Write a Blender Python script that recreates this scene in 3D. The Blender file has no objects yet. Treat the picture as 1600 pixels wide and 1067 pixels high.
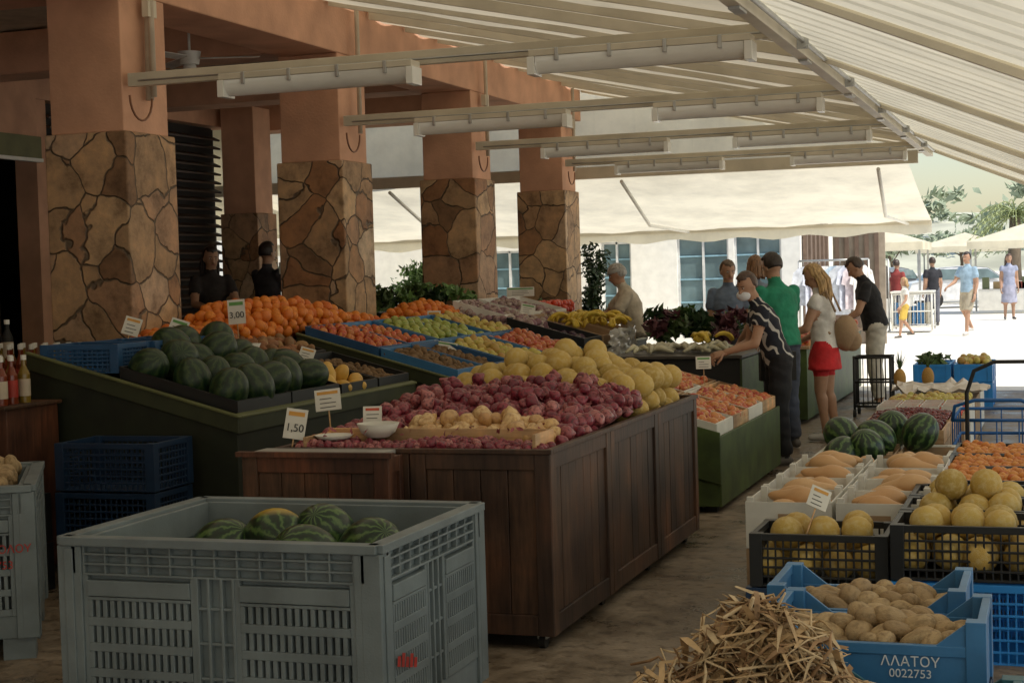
import bpy, bmesh, math, random, time
import numpy as np
from mathutils import Vector, Matrix, noise
random.seed(7); rng=np.random.default_rng(7)
T0=time.time()
SC=bpy.context.scene
R=random.uniform
# ---------------------------------------------------------------- materials
_mc={}
def _new(name):
    m=bpy.data.materials.new(name); m.use_nodes=True
    nt=m.node_tree; b=nt.nodes['Principled BSDF']; return m,nt,b
def N(nt,t,**k):
    n=nt.nodes.new(t)
    for a,v in k.items(): setattr(n,a,v)
    return n
def ramp(nt,stops,interp='LINEAR'):
    r=nt.nodes.new('ShaderNodeValToRGB'); cr=r.color_ramp; cr.interpolation=interp
    while len(cr.elements)<len(stops): cr.elements.new(0.5)
    for e,(p,c) in zip(cr.elements,stops):
        e.position=p; e.color=(c[0],c[1],c[2],1)
    return r
def M(name,col,rough=.6,metal=0,var=.18,scale=6,bump=0.0,bscale=60,stretch=(1,1,1)):
    if name in _mc: return _mc[name]
    m,nt,b=_new(name); L=nt.links.new
    tc=N(nt,'ShaderNodeTexCoord'); mp=N(nt,'ShaderNodeMapping'); mp.inputs['Scale'].default_value=stretch
    L(tc.outputs['Object'],mp.inputs[0])
    n=N(nt,'ShaderNodeTexNoise'); n.inputs['Scale'].default_value=scale; n.inputs['Detail'].default_value=6
    L(mp.outputs[0],n.inputs['Vector'])
    lo=[c*(1-var) for c in col]; hi=[min(1,c*(1+var)) for c in col]
    r=ramp(nt,[(.3,lo),(.7,hi)]); L(n.outputs['Fac'],r.inputs[0]); L(r.outputs[0],b.inputs['Base Color'])
    b.inputs['Roughness'].default_value=rough; b.inputs['Metallic'].default_value=metal
    if bump>0:
        n2=N(nt,'ShaderNodeTexNoise'); n2.inputs['Scale'].default_value=bscale; n2.inputs['Detail'].default_value=4
        L(mp.outputs[0],n2.inputs['Vector'])
        bp=N(nt,'ShaderNodeBump'); bp.inputs['Strength'].default_value=bump; bp.inputs['Distance'].default_value=.01
        L(n2.outputs['Fac'],bp.inputs['Height']); L(bp.outputs[0],b.inputs['Normal'])
    _mc[name]=m; return m
def FM(name,cols,rough=.4,mott=.3,mscale=5,col2=None,bump=.15,bscale=14):
    if name in _mc: return _mc[name]
    m,nt,b=_new(name); L=nt.links.new
    a=N(nt,'ShaderNodeAttribute',attribute_name='rnd'); l=N(nt,'ShaderNodeAttribute',attribute_name='loc')
    k=len(cols); r=ramp(nt,[(i/max(1,k-1),c) for i,c in enumerate(cols)]); L(a.outputs['Fac'],r.inputs[0])
    ad=N(nt,'ShaderNodeVectorMath',operation='ADD'); L(l.outputs['Vector'],ad.inputs[0])
    sc=N(nt,'ShaderNodeMath',operation='MULTIPLY'); sc.inputs[1].default_value=37; L(a.outputs['Fac'],sc.inputs[0])
    L(sc.outputs[0],ad.inputs[1])
    n=N(nt,'ShaderNodeTexNoise'); n.inputs['Scale'].default_value=mscale*.35; n.inputs['Detail'].default_value=5; L(ad.outputs[0],n.inputs['Vector'])
    mx=N(nt,'ShaderNodeMix',data_type='RGBA'); 
    L(r.outputs[0],mx.inputs[6])
    c2=col2 if col2 else [c*.55 for c in cols[0]]
    mx.inputs[7].default_value=(*c2,1)
    rr=ramp(nt,[(.45,(0,0,0)),(.65,(mott*2,)*3)]); L(n.outputs['Fac'],rr.inputs[0]); L(rr.outputs[0],mx.inputs[0])
    L(mx.outputs[2],b.inputs['Base Color']); b.inputs['Roughness'].default_value=rough
    n2=N(nt,'ShaderNodeTexNoise'); n2.inputs['Scale'].default_value=bscale; L(ad.outputs[0],n2.inputs['Vector'])
    bp=N(nt,'ShaderNodeBump'); bp.inputs['Strength'].default_value=bump; bp.inputs['Distance'].default_value=.01
    L(n2.outputs['Fac'],bp.inputs['Height']); L(bp.outputs[0],b.inputs['Normal'])
    _mc[name]=m; return m
def WM(name,spot,dark,rough=.33):
    m,nt,b=_new(name); L=nt.links.new
    l=N(nt,'ShaderNodeAttribute',attribute_name='loc'); a=N(nt,'ShaderNodeAttribute',attribute_name='rnd')
    s=N(nt,'ShaderNodeSeparateXYZ'); L(l.outputs['Vector'],s.inputs[0])
    at=N(nt,'ShaderNodeMath',operation='ARCTAN2'); L(s.outputs[1],at.inputs[0]); L(s.outputs[2],at.inputs[1])
    n=N(nt,'ShaderNodeTexNoise'); n.inputs['Scale'].default_value=4; n.inputs['Detail'].default_value=6; L(l.outputs['Vector'],n.inputs['Vector'])
    m1=N(nt,'ShaderNodeMath',operation='MULTIPLY_ADD'); L(at.outputs[0],m1.inputs[0]); m1.inputs[1].default_value=11
    m2=N(nt,'ShaderNodeMath',operation='MULTIPLY'); L(n.outputs['Fac'],m2.inputs[0]); m2.inputs[1].default_value=9
    L(m2.outputs[0],m1.inputs[2])
    si=N(nt,'ShaderNodeMath',operation='SINE'); L(m1.outputs[0],si.inputs[0])
    k=dark
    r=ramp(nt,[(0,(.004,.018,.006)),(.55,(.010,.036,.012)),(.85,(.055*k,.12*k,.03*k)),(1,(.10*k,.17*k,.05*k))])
    mr=N(nt,'ShaderNodeMapRange'); mr.inputs[1].default_value=-1; mr.inputs[2].default_value=1; L(si.outputs[0],mr.inputs[0]); L(mr.outputs[0],r.inputs[0])
    dp=N(nt,'ShaderNodeVectorMath',operation='DOT_PRODUCT'); L(l.outputs['Vector'],dp.inputs[0]); dp.inputs[1].default_value=(.3,.2,.93)
    rp=ramp(nt,[(.5,(0,0,0)),(.85,(1,1,1))]); L(dp.outputs['Value'],rp.inputs[0])
    gt=N(nt,'ShaderNodeMath',operation='LESS_THAN'); L(a.outputs['Fac'],gt.inputs[0]); gt.inputs[1].default_value=spot
    ml=N(nt,'ShaderNodeMath',operation='MULTIPLY'); L(rp.outputs[0],ml.inputs[0]); L(gt.outputs[0],ml.inputs[1])
    mx=N(nt,'ShaderNodeMix',data_type='RGBA'); L(ml.outputs[0],mx.inputs[0]); L(r.outputs[0],mx.inputs[6]); mx.inputs[7].default_value=(.55,.36,.03,1)
    L(mx.outputs[2],b.inputs['Base Color']); b.inputs['Roughness'].default_value=rough
    return m
def fabric(name,col,trans=.5):
    m,nt,b=_new(name); L=nt.links.new; nt.nodes.remove(b)
    o=nt.nodes['Material Output']
    tc=N(nt,'ShaderNodeTexCoord'); n=N(nt,'ShaderNodeTexNoise'); n.inputs['Scale'].default_value=1.2; n.inputs['Detail'].default_value=9; n.inputs['Roughness'].default_value=.65
    L(tc.outputs['Object'],n.inputs['Vector'])
    r=ramp(nt,[(.25,[c*.72 for c in col]),(.6,col)]); L(n.outputs['Fac'],r.inputs[0])
    d=N(nt,'ShaderNodeBsdfDiffuse'); t=N(nt,'ShaderNodeBsdfTranslucent'); x=N(nt,'ShaderNodeMixShader'); x.inputs[0].default_value=trans
    L(r.outputs[0],d.inputs[0]); L(r.outputs[0],t.inputs[0]); L(d.outputs[0],x.inputs[1]); L(t.outputs[0],x.inputs[2]); L(x.outputs[0],o.inputs[0])
    return m
def stone_mat():
    m,nt,b=_new('flagstone_cladding'); L=nt.links.new
    tc=N(nt,'ShaderNodeTexCoord')
    n=N(nt,'ShaderNodeTexNoise'); n.inputs['Scale'].default_value=2.2; n.inputs['Detail'].default_value=4; L(tc.outputs['Object'],n.inputs['Vector'])
    va=N(nt,'ShaderNodeVectorMath',operation='SCALE'); L(n.outputs['Color'],va.inputs[0]); va.inputs['Scale'].default_value=.30
    ad=N(nt,'ShaderNodeVectorMath',operation='ADD'); L(tc.outputs['Object'],ad.inputs[0]); L(va.outputs[0],ad.inputs[1])
    v1=N(nt,'ShaderNodeTexVoronoi',feature='DISTANCE_TO_EDGE'); v2=N(nt,'ShaderNodeTexVoronoi',feature='F1')
    for v in (v1,v2): v.inputs['Scale'].default_value=2.9; L(ad.outputs[0],v.inputs['Vector'])
    s=N(nt,'ShaderNodeSeparateColor'); L(v2.outputs['Color'],s.inputs[0])
    r=ramp(nt,[(0,(.24,.135,.07)),(.25,(.46,.31,.18)),(.5,(.60,.42,.25)),(.7,(.34,.17,.08)),(1,(.64,.50,.36))]); L(s.outputs[0],r.inputs[0])
    n3=N(nt,'ShaderNodeTexNoise'); n3.inputs['Scale'].default_value=5; n3.inputs['Detail'].default_value=11; n3.inputs['Roughness'].default_value=.7; L(tc.outputs['Object'],n3.inputs['Vector'])
    r3=ramp(nt,[(.32,(.32,.27,.22)),(.5,(.85,.8,.75)),(.65,(1.2,1.08,.95))]); L(n3.outputs['Fac'],r3.inputs[0])
    mu=N(nt,'ShaderNodeMix',data_type='RGBA',blend_type='MULTIPLY'); mu.inputs[0].default_value=.9; L(r.outputs[0],mu.inputs[6]); L(r3.outputs[0],mu.inputs[7])
    e=ramp(nt,[(.006,(0,0,0)),(.022,(1,1,1))]); L(v1.outputs['Distance'],e.inputs[0])
    mx=N(nt,'ShaderNodeMix',data_type='RGBA'); L(e.outputs[0],mx.inputs[0]); mx.inputs[6].default_value=(.14,.10,.065,1); L(mu.outputs[2],mx.inputs[7])
    L(mx.outputs[2],b.inputs['Base Color']); b.inputs['Roughness'].default_value=.7
    mm=N(nt,'ShaderNodeMath',operation='MULTIPLY_ADD'); L(n3.outputs['Fac'],mm.inputs[0]); mm.inputs[1].default_value=.7; L(e.outputs[0],mm.inputs[2])
    bp=N(nt,'ShaderNodeBump'); bp.inputs['Strength'].default_value=.9; bp.inputs['Distance'].default_value=.025
    L(mm.outputs[0],bp.inputs['Height']); L(bp.outputs[0],b.inputs['Normal'])
    return m
def wood(name,c0,c1,rough=.55,vert=True):
    if name in _mc: return _mc[name]
    m,nt,b=_new(name); L=nt.links.new
    tc=N(nt,'ShaderNodeTexCoord'); mp=N(nt,'ShaderNodeMapping'); mp.inputs['Scale'].default_value=(9,9,.8) if vert else (1,1,12)
    L(tc.outputs['Object'],mp.inputs[0])
    n=N(nt,'ShaderNodeTexNoise'); n.inputs['Scale'].default_value=4; n.inputs['Detail'].default_value=8; n.inputs['Roughness'].default_value=.65; L(mp.outputs[0],n.inputs['Vector'])
    r=ramp(nt,[(.3,c0),(.68,c1)]); L(n.outputs['Fac'],r.inputs[0])
    n2=N(nt,'ShaderNodeTexNoise'); n2.inputs['Scale'].default_value=3.0; n2.inputs['Detail'].default_value=8; L(tc.outputs['Object'],n2.inputs['Vector'])
    r2=ramp(nt,[(.35,(.45,.4,.4)),(.52,(1,1,1)),(.68,(1.9,1.6,1.35))]); L(n2.outputs['Fac'],r2.inputs[0])
    mu=N(nt,'ShaderNodeMix',data_type='RGBA',blend_type='MULTIPLY'); mu.inputs[0].default_value=.85; L(r.outputs[0],mu.inputs[6]); L(r2.outputs[0],mu.inputs[7])
    L(mu.outputs[2],b.inputs['Base Color']); b.inputs['Roughness'].default_value=rough
    bp=N(nt,'ShaderNodeBump'); bp.inputs['Strength'].default_value=.35; bp.inputs['Distance'].default_value=.006
    L(n.outputs['Fac'],bp.inputs['Height']); L(bp.outputs[0],b.inputs['Normal'])
    _mc[name]=m; return m
def floor_mat():
    m,nt,b=_new('stained_concrete'); L=nt.links.new
    tc=N(nt,'ShaderNodeTexCoord')
    n=N(nt,'ShaderNodeTexNoise'); n.inputs['Scale'].default_value=1.7; n.inputs['Detail'].default_value=12; n.inputs['Roughness'].default_value=.78; L(tc.outputs['Object'],n.inputs['Vector'])
    r=ramp(nt,[(.34,(.08,.058,.04)),(.5,(.19,.145,.10)),(.66,(.34,.27,.20))]); L(n.outputs['Fac'],r.inputs[0])
    v=N(nt,'ShaderNodeTexNoise'); v.inputs['Scale'].default_value=14; v.inputs['Detail'].default_value=6; L(tc.outputs['Object'],v.inputs['Vector'])
    rv=ramp(nt,[(.36,(.42,.37,.32)),(.47,(1,1,1))]); L(v.outputs['Fac'],rv.inputs[0])
    mu=N(nt,'ShaderNodeMix',data_type='RGBA',blend_type='MULTIPLY'); mu.inputs[0].default_value=.7; L(r.outputs[0],mu.inputs[6]); L(rv.outputs[0],mu.inputs[7])
    L(mu.outputs[2],b.inputs['Base Color'])
    rr=ramp(nt,[(.4,(.25,)*3),(.6,(.75,)*3)]); L(n.outputs['Fac'],rr.inputs[0]); L(rr.outputs[0],b.inputs['Roughness'])
    n2=N(nt,'ShaderNodeTexNoise'); n2.inputs['Scale'].default_value=60; L(tc.outputs['Object'],n2.inputs['Vector'])
    bp=N(nt,'ShaderNodeBump'); bp.inputs['Strength'].default_value=.25; bp.inputs['Distance'].default_value=.01
    L(n2.outputs['Fac'],bp.inputs['Height']); L(bp.outputs[0],b.inputs['Normal'])
    return m
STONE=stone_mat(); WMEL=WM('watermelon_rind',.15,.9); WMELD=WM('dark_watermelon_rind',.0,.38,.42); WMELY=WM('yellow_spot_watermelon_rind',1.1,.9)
STUCCO=M('orange_stucco',(.62,.345,.22),.85,var=.18,scale=2.5,bump=.3,bscale=45)
CREAMF=fabric('cream_awning_fabric',(.75,.66,.48),.32)
CREAMF2=fabric('pale_awning_fabric',(.80,.74,.58),.38)
CREAMF3=fabric('bright_awning_fabric',(.88,.82,.66),.5)
CREAM=M('cream_painted_metal',(.60,.54,.42),.45,var=.14,scale=3)
WHITEP=M('white_paint',(.80,.78,.72),.7,var=.08)
STEEL=M('galvanised_steel',(.45,.45,.43),.4,.7)
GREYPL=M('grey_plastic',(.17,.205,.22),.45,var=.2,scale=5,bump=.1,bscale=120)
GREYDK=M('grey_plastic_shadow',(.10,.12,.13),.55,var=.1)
WD=[wood('dark_wood_a',(.026,.012,.007),(.085,.042,.024)),wood('dark_wood_b',(.034,.016,.009),(.11,.055,.03)),wood('dark_wood_c',(.02,.010,.007),(.062,.032,.02))]
WDRED=wood('reddish_wood',(.045,.016,.009),(.13,.05,.025))
PINE=wood('pine_wood',(.38,.22,.10),(.58,.38,.20),vert=False)
GREEN=M('green_painted_board',(.05,.08,.018),.55,var=.4,scale=5,bump=.1)
GREENDK=M('dark_green_board',(.014,.018,.008),.6,var=.35)
OLRIM=M('olive_rim',(.035,.042,.018),.5,var=.3)
BLACKPL=M('black_plastic',(.010,.011,.012),.42,var=.2)
BLUEPL=M('blue_plastic',(.04,.16,.34),.42,var=.2,bump=.05)
BLUEMD=M('mid_blue_plastic',(.02,.08,.19),.45,var=.2)
BLUEDK=M('dark_blue_plastic',(.008,.028,.07),.45,var=.2)
BRBLUE=M('bright_blue_plastic',(.02,.22,.60),.4,var=.1)
TEAL=M('teal_plastic',(.02,.10,.13),.45,var=.15)
WHITE=M('white_card',(.66,.64,.58),.7,var=.1)
CARD=M('cardboard',(.36,.24,.14),.8,var=.12)
BLACK=M('black_matte',(.015,.014,.013),.7)
DARK=M('dark_interior',(.016,.012,.01),.8)  # near-black colour carries the shade inside the shop opening
GLASS=M('window_glass',(.14,.20,.21),.08,var=.25,scale=3)
INK=M('black_ink',(.02,.02,.02),.6); REDINK=M('red_ink',(.45,.03,.02),.6); WINK=M('white_ink',(.75,.78,.8),.5)
# ---------------------------------------------------------------- mesh builder
class MB:
    def __init__(s): s.v=[];s.f=[];s.mi=[];s.sm=[];s.mats=[]
    def _m(s,m):
        if m not in s.mats: s.mats.append(m)
        return s.mats.index(m)
    def add(s,vs,fs,m,smooth=False):
        o=len(s.v); k=s._m(m); s.v.extend([tuple(p) for p in vs])
        for f in fs: s.f.append(tuple(o+i for i in f)); s.mi.append(k); s.sm.append(smooth)
    def hexa(s,p,m):
        s.add(p,[(3,2,1,0),(4,5,6,7),(0,1,5,4),(1,2,6,5),(2,3,7,6),(3,0,4,7)],m)
    def box(s,x0,x1,y0,y1,z0,z1,m,T=None):
        p=[(x0,y0,z0),(x1,y0,z0),(x1,y1,z0),(x0,y1,z0),(x0,y0,z1),(x1,y0,z1),(x1,y1,z1),(x0,y1,z1)]
        if T is not None: p=[tuple(T@Vector(q)) for q in p]
        s.hexa(p,m)
    def slab(s,u0,u1,v0,v1,zf,h0,h1,m,zb=None):
        p=[]
        for h in (h0,h1):
            for (u,v) in ((u0,v0),(u1,v0),(u1,v1),(u0,v1)):
                z=zf(u,v)+h
                if h==h0 and zb is not None: z=zb
                p.append((u,v,z))
        s.hexa(p,m)
    def cyl(s,p0,p1,r0,r1,m,n=12,smooth=True):
        p0=Vector(p0);p1=Vector(p1); d=(p1-p0).normalized()
        a=d.orthogonal().normalized(); b=d.cross(a)
        vs=[]
        for p,r in ((p0,r0),(p1,r1)):
            for i in range(n):
                t=2*math.pi*i/n; vs.append(p+a*math.cos(t)*r+b*math.sin(t)*r)
        fs=[(i,(i+1)%n,n+(i+1)%n,n+i) for i in range(n)]
        s.add(vs,fs,m,smooth); s.add(vs[:n],[tuple(range(n))[::-1]],m); s.add(vs[n:],[tuple(range(n))],m)
    def tube(s,pts,r,m,n=8):
        pts=[Vector(p) for p in pts]; vs=[];fs=[]; k=len(pts)
        rs=r if isinstance(r,(list,tuple)) else [r]*k
        a=None
        for i,p in enumerate(pts):
            d=(pts[min(i+1,k-1)]-pts[max(i-1,0)]).normalized()
            if a is None: a=d.orthogonal().normalized()
            a=(a-d*a.dot(d)).normalized(); b=d.cross(a)
            for j in range(n):
                t=2*math.pi*j/n; vs.append(p+(a*math.cos(t)+b*math.sin(t))*rs[i])
        for i in range(k-1):
            for j in range(n): fs.append((i*n+j,i*n+(j+1)%n,(i+1)*n+(j+1)%n,(i+1)*n+j))
        fs.append(tuple(range(n))[::-1]); fs.append(tuple((k-1)*n+j for j in range(n)))
        s.add(vs,fs,m,True)
    def ell(s,c,rx,ry,rz,m,Rm=None,ns=14,nr=9):
        vs,fs=sph(ns,nr); c=Vector(c)
        o=[]
        for q in vs:
            w=Vector((q[0]*rx,q[1]*ry,q[2]*rz))
            if Rm is not None: w=Rm@w
            o.append(c+w)
        s.add(o,fs,m,True)
    def build(s,name,parent=None,bevel=0):
        me=bpy.data.meshes.new(name); me.from_pydata(s.v,[],s.f)
        for m in s.mats: me.materials.append(m)
        me.polygons.foreach_set('material_index',s.mi); me.polygons.foreach_set('use_smooth',s.sm); me.update()
        ob=bpy.data.objects.new(name,me); SC.collection.objects.link(ob)
        if parent: ob.parent=parent
        if bevel:
            b=ob.modifiers.new('bevel','BEVEL'); b.width=bevel; b.segments=2; b.limit_method='ANGLE'; b.angle_limit=math.radians(50)
        return ob
def empty(name):
    e=bpy.data.objects.new(name,None); SC.collection.objects.link(e); return e
def sph(ns=12,nr=8):
    vs=[(0,0,1)]
    for i in range(1,nr):
        p=math.pi*i/nr
        for j in range(ns):
            t=2*math.pi*j/ns; vs.append((math.sin(p)*math.cos(t),math.sin(p)*math.sin(t),math.cos(p)))
    vs.append((0,0,-1)); fs=[]
    for j in range(ns): fs.append((0,1+j,1+(j+1)%ns))
    for i in range(nr-2):
        for j in range(ns):
            a=1+i*ns; fs.append((a+j,a+ns+j,a+ns+(j+1)%ns,a+(j+1)%ns))
    l=len(vs)-1; a=1+(nr-2)*ns
    for j in range(ns): fs.append((a+j,l,a+(j+1)%ns))
    return vs,fs
def templ(ns,nr,fn=None):
    vs,fs=sph(ns,nr); L=np.array(vs); V=np.array([fn(*p) for p in vs]) if fn else L.copy()
    return V,fs,L
def rotm(a,b,c):
    return np.array(Matrix.Rotation(a,3,'Z')@Matrix.Rotation(b,3,'X')@Matrix.Rotation(c,3,'Y'))
def scatter(name,tm,xf,mat,parent=None):
    V,F,L=tm; n=len(V); vs=[];ls=[];rs=[];fs=[]
    for i,(p,rot,s) in enumerate(xf):
        Rm=rotm(*rot); vs.append((V*np.array(s))@Rm.T+np.array(p)); ls.append(L); rs.append(np.full(n,random.random()))
        o=i*n; fs.extend([tuple(o+k for k in f) for f in F])
    vs=np.vstack(vs)
    me=bpy.data.meshes.new(name); me.from_pydata(vs.tolist(),[],fs); me.materials.append(mat)
    me.polygons.foreach_set('use_smooth',[True]*len(me.polygons))
    a=me.attributes.new('loc','FLOAT_VECTOR','POINT'); a.data.foreach_set('vector',np.vstack(ls).astype(np.float32).ravel())
    a=me.attributes.new('rnd','FLOAT','POINT'); a.data.foreach_set('value',np.concatenate(rs).astype(np.float32))
    ob=bpy.data.objects.new(name,me); SC.collection.objects.link(ob)
    if parent: ob.parent=parent
    return ob
def fill(u0,u1,v0,v1,zf,r,layers=2,jit=.3,rv=.14,tilt=3.1,pack=.93,skip=0.04):
    out=[]
    for l in range(layers):
        y=v0+r; row=0
        while y<=v1-r*.6:
            x=u0+r+(r*.9 if (row+l)%2 else 0)
            while x<=u1-r*.6:
                if random.random()>=skip or l>0:
                    k=1+R(-rv,rv)
                    px=x+R(-jit,jit)*r; py=y+R(-jit,jit)*r
                    out.append(((px,py,zf(px,py)+r*.8-l*r*1.25+R(-.3,.5)*r),(R(0,6.28),R(-tilt,tilt),R(-tilt,tilt)),(r*k,r*k,r*k*R(.9,1.06))))
                x+=2*r*pack
            y+=1.78*r*pack; row+=1
    return out
T_ROUND=templ(14,9)
T_SM=templ(9,6)
T_APPLE=templ(12,9,lambda x,y,z:((x*(1-.10*(z<0)*abs(z))),(y*(1-.10*(z<0)*abs(z))),z*.9-.22*math.exp(-(x*x+y*y)*9)*(1 if z>0 else -.6)))
T_ONION=templ(14,11,lambda x,y,z:(x,y,z*.82+(.62*max(0,z)**9)-(.14*max(0,-z)**8)))
T_POT=templ(12,9,lambda x,y,z:(x*1.45,y*.95+.12*x*x,z*.82))
T_WM=templ(24,16,lambda x,y,z:(x*1.18,y,z))
T_PEAR=templ(12,10,lambda x,y,z:(x*(1-.38*max(0,z)),y*(1-.38*max(0,z)),z*1.3))
T_BUT=templ(16,14,lambda x,y,z:(x*1.9,y*(1-.42*(1/(1+math.exp(-(x-.05)*9)))),z*(1-.42*(1/(1+math.exp(-(x-.05)*9))))))
def gauss(u,v,cu,cv,su,sv,h): return h*math.exp(-((u-cu)/su)**2-((v-cv)/sv)**2)
def text(body,loc,rot,size,mat,parent,name='lettering',ext=.0008,align='CENTER'):
    c=bpy.data.curves.new(name,'FONT'); c.body=body; c.size=size; c.extrude=ext; c.align_x=align; c.align_y='CENTER'
    o=bpy.data.objects.new(name,c); SC.collection.objects.link(o); o.location=loc; o.rotation_euler=rot; c.materials.append(mat); o.parent=parent
    return o
# ---------------------------------------------------------------- camera, sky, sun
cam=bpy.data.cameras.new('camera'); co=bpy.data.objects.new('camera',cam); SC.collection.objects.link(co); SC.camera=co
cam.sensor_width=36; cam.lens=56.25; cam.clip_end=3000; cam.clip_start=.05
co.matrix_world=Matrix.Translation((0,0,1.65))@Matrix.Rotation(math.radians(19),4,'Z')@Matrix.Rotation(math.radians(90-2.42),4,'X')@Matrix.Rotation(math.radians(-1.7),4,'Z')
w=bpy.data.worlds.new('World'); SC.world=w; w.use_nodes=True; nt=w.node_tree
sky=nt.nodes.new('ShaderNodeTexSky'); sky.sky_type='NISHITA'; sky.sun_disc=False
SUN=Vector((.47,-.20,.86)).normalized()
sky.sun_elevation=math.asin(SUN.z); sky.sun_rotation=math.atan2(SUN.x,SUN.y); sky.dust_density=1.0; sky.air_density=1.3
nt.links.new(sky.outputs[0],nt.nodes['Background'].inputs[0]); nt.nodes['Background'].inputs[1].default_value=.15
sl=bpy.data.lights.new('sun','SUN'); sl.energy=5; sl.angle=math.radians(.5); sl.color=(1,.94,.83)
so=bpy.data.objects.new('sun',sl); SC.collection.objects.link(so); so.rotation_euler=SUN.to_track_quat('Z','Y').to_euler(); so.location=(20,-20,30)
SC.view_settings.view_transform='Standard'; SC.view_settings.look='None'; SC.view_settings.exposure=0
# ---------------------------------------------------------------- ground
g=MB(); g.add([(-900,-400,0),(900,-400,0),(900,1400,0),(-900,1400,0)],[(0,1,2,3)],M('pale_ground',(.74,.70,.62),.9,var=.1,scale=.6,bump=.3,bscale=12)); g.build('ground')
g=MB(); g.add([(-16,-14,.004),(2.6,-14,.004),(2.6,21,.004),(-16,21,.004)],[(0,1,2,3)],floor_mat()); g.build('concrete_floor')
g=MB(); g.box(-16,-6.9,-14,21,.005,.33,M('raised_floor_paint',(.16,.12,.09),.8,var=.3)); g.build('raised_portico_floor')
g=MB(); nx,ny=60,24; vs=[]
for j in range(ny):
    for i in range(nx):
        x=-260+i*10; y=230+j*10
        e=math.sin(math.pi*j/(ny-1))
        z=e*(12+9*noise.noise(Vector((x*.012,y*.01,0)))+3*noise.noise(Vector((x*.05,y*.05,3))))-1
        vs.append((x,y,z))
g.add(vs,[(j*nx+i,j*nx+i+1,(j+1)*nx+i+1,(j+1)*nx+i) for j in range(ny-1) for i in range(nx-1)],M('hazy_hillside',(.46,.46,.36),.95,var=.3,scale=.08),True); g.build('hill')  # pale tone mixes distance haze into the hill colour
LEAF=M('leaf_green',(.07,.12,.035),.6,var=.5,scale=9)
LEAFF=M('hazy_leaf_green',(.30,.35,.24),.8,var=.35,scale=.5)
LEAFD=M('dark_leaf_green',(.02,.05,.015),.5,var=.4,scale=9)
def leaves(mb,c,rad,n,size,mat,shell=.6):
    c=Vector(c)
    for i in range(n):
        d=Vector((R(-1,1),R(-1,1),R(-1,1)))
        if d.length<.01: continue
        d=d.normalized()*(R(shell,1)); k=.8+.35*noise.noise(d*2.3+c)
        p=c+Vector((d.x*rad[0]*k,d.y*rad[1]*k,d.z*rad[2]*k)); s=size*R(.6,1.3)
        a=Vector((R(-1,1),R(-1,1),R(-.6,1))).normalized(); b=a.orthogonal().normalized(); b=Matrix.Rotation(R(0,6.3),3,a)@b
        nn=a.cross(b)*.18*s
        mb.add([p-a*s,p-b*s*.38+nn,p+a*s,p+b*s*.38+nn],[(0,1,2,3)],mat,True)
def tree(name,u,v,h,cr,mat,ls=.35,n=900):
    mb=MB(); BK=M('bark',(.12,.09,.06),.9)
    mb.tube([(u,v,0),(u+.1,v,h*.3),(u-.05,v+.1,h*.55),(u,v,h*.8)],[h*.035,h*.028,h*.02,h*.008],BK)
    for k in range(7):
        a=k*.9; q=Vector((u+math.cos(a)*cr*.55,v+math.sin(a)*cr*.55,h*R(.55,.9)))
        mb.tube([(u,v,h*R(.35,.6)),((u+q.x)/2,(v+q.y)/2,q.z-.3),tuple(q)],[h*.015,h*.01,h*.004],BK,6)
        leaves(mb,q,(cr*.5,cr*.5,cr*.32),n//7,ls,mat,.3)
    return mb.build(name)
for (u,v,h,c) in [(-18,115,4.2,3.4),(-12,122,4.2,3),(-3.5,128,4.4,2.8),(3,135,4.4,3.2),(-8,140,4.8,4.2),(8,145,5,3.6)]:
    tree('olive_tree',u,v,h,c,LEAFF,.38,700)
mb=MB()
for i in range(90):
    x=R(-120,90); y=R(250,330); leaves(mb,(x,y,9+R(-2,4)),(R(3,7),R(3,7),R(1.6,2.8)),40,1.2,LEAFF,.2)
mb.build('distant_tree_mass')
mb=MB(); PT=M('palm_trunk',(.16,.12,.08),.9,bump=.6); PF=M('palm_frond',(.26,.30,.12),.7,var=.3)
mb.tube([(-1.6,62.5,0),(-1.65,62.5,1.5),(-1.6,62.5,3.2)],[.28,.24,.2],PT,10)
for k in range(38):
    a=R(0,6.28); e=R(-.2,1.2); L_=R(1.5,2.1); c=Vector((-1.6,62.5,3.3)); d=Vector((math.cos(a),math.sin(a),0)); prev=None
    pts=[c+d*L_*t*math.cos(e*(1-t*.3))+Vector((0,0,L_*(math.sin(e)*t-1.0*t*t*.75))) for t in [i/9 for i in range(10)]]
    mb.tube(pts,[.03*(1-i/10)+.004 for i in range(10)],PF,4)
    sd=d.cross(Vector((0,0,1)))
    for i in range(1,10):
        for sg in (-1,1):
            p=pts[i]; q=p+sd*sg*.34*(1-i/13)+d*.18+Vector((0,0,-.16)); mb.add([p,p+d*.06,q],[(0,1,2)],PF)
mb.build('palm_tree')
# ---------------------------------------------------------------- columns and building
CV=[9.49,12.96,16.35,19.67]
def column(u0,v0,W,ztop,zst,name='stone_clad_column',z0=0):
    e=empty(name)
    a=MB(); a.box(u0-W,u0,v0,v0+W,.0,zst,STONE); o=a.build('stone_base',e,bevel=.012)
    a=MB(); k=.035; a.box(u0-W+k,u0-k,v0+k,v0+W-k,zst+.001,ztop,STUCCO); a.build('stucco_shaft',e,bevel=.008)
    return e
for v in CV: column(-6.0,v,.65,3.65,2.70)
column(-10.0,18.9,.55,3.95,2.55)
CC=M('conduit_paint',(.5,.42,.32),.5)
b=empty('portico_building')
a=MB()
a.box(-6.60,-6.03,-14,20.6,3.651,4.12,STUCCO)
for v in CV: a.box(-10.6,-6.604,v+.08,v+.57,3.70,4.10,STUCCO)
a.build('beams',b,bevel=.01)
a=MB(); a.box(-16,-6.0,-14,20.9,4.122,4.3,M('ceiling_paint',(.62,.56,.46),.8)); a.build('roof_slab',b)
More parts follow.
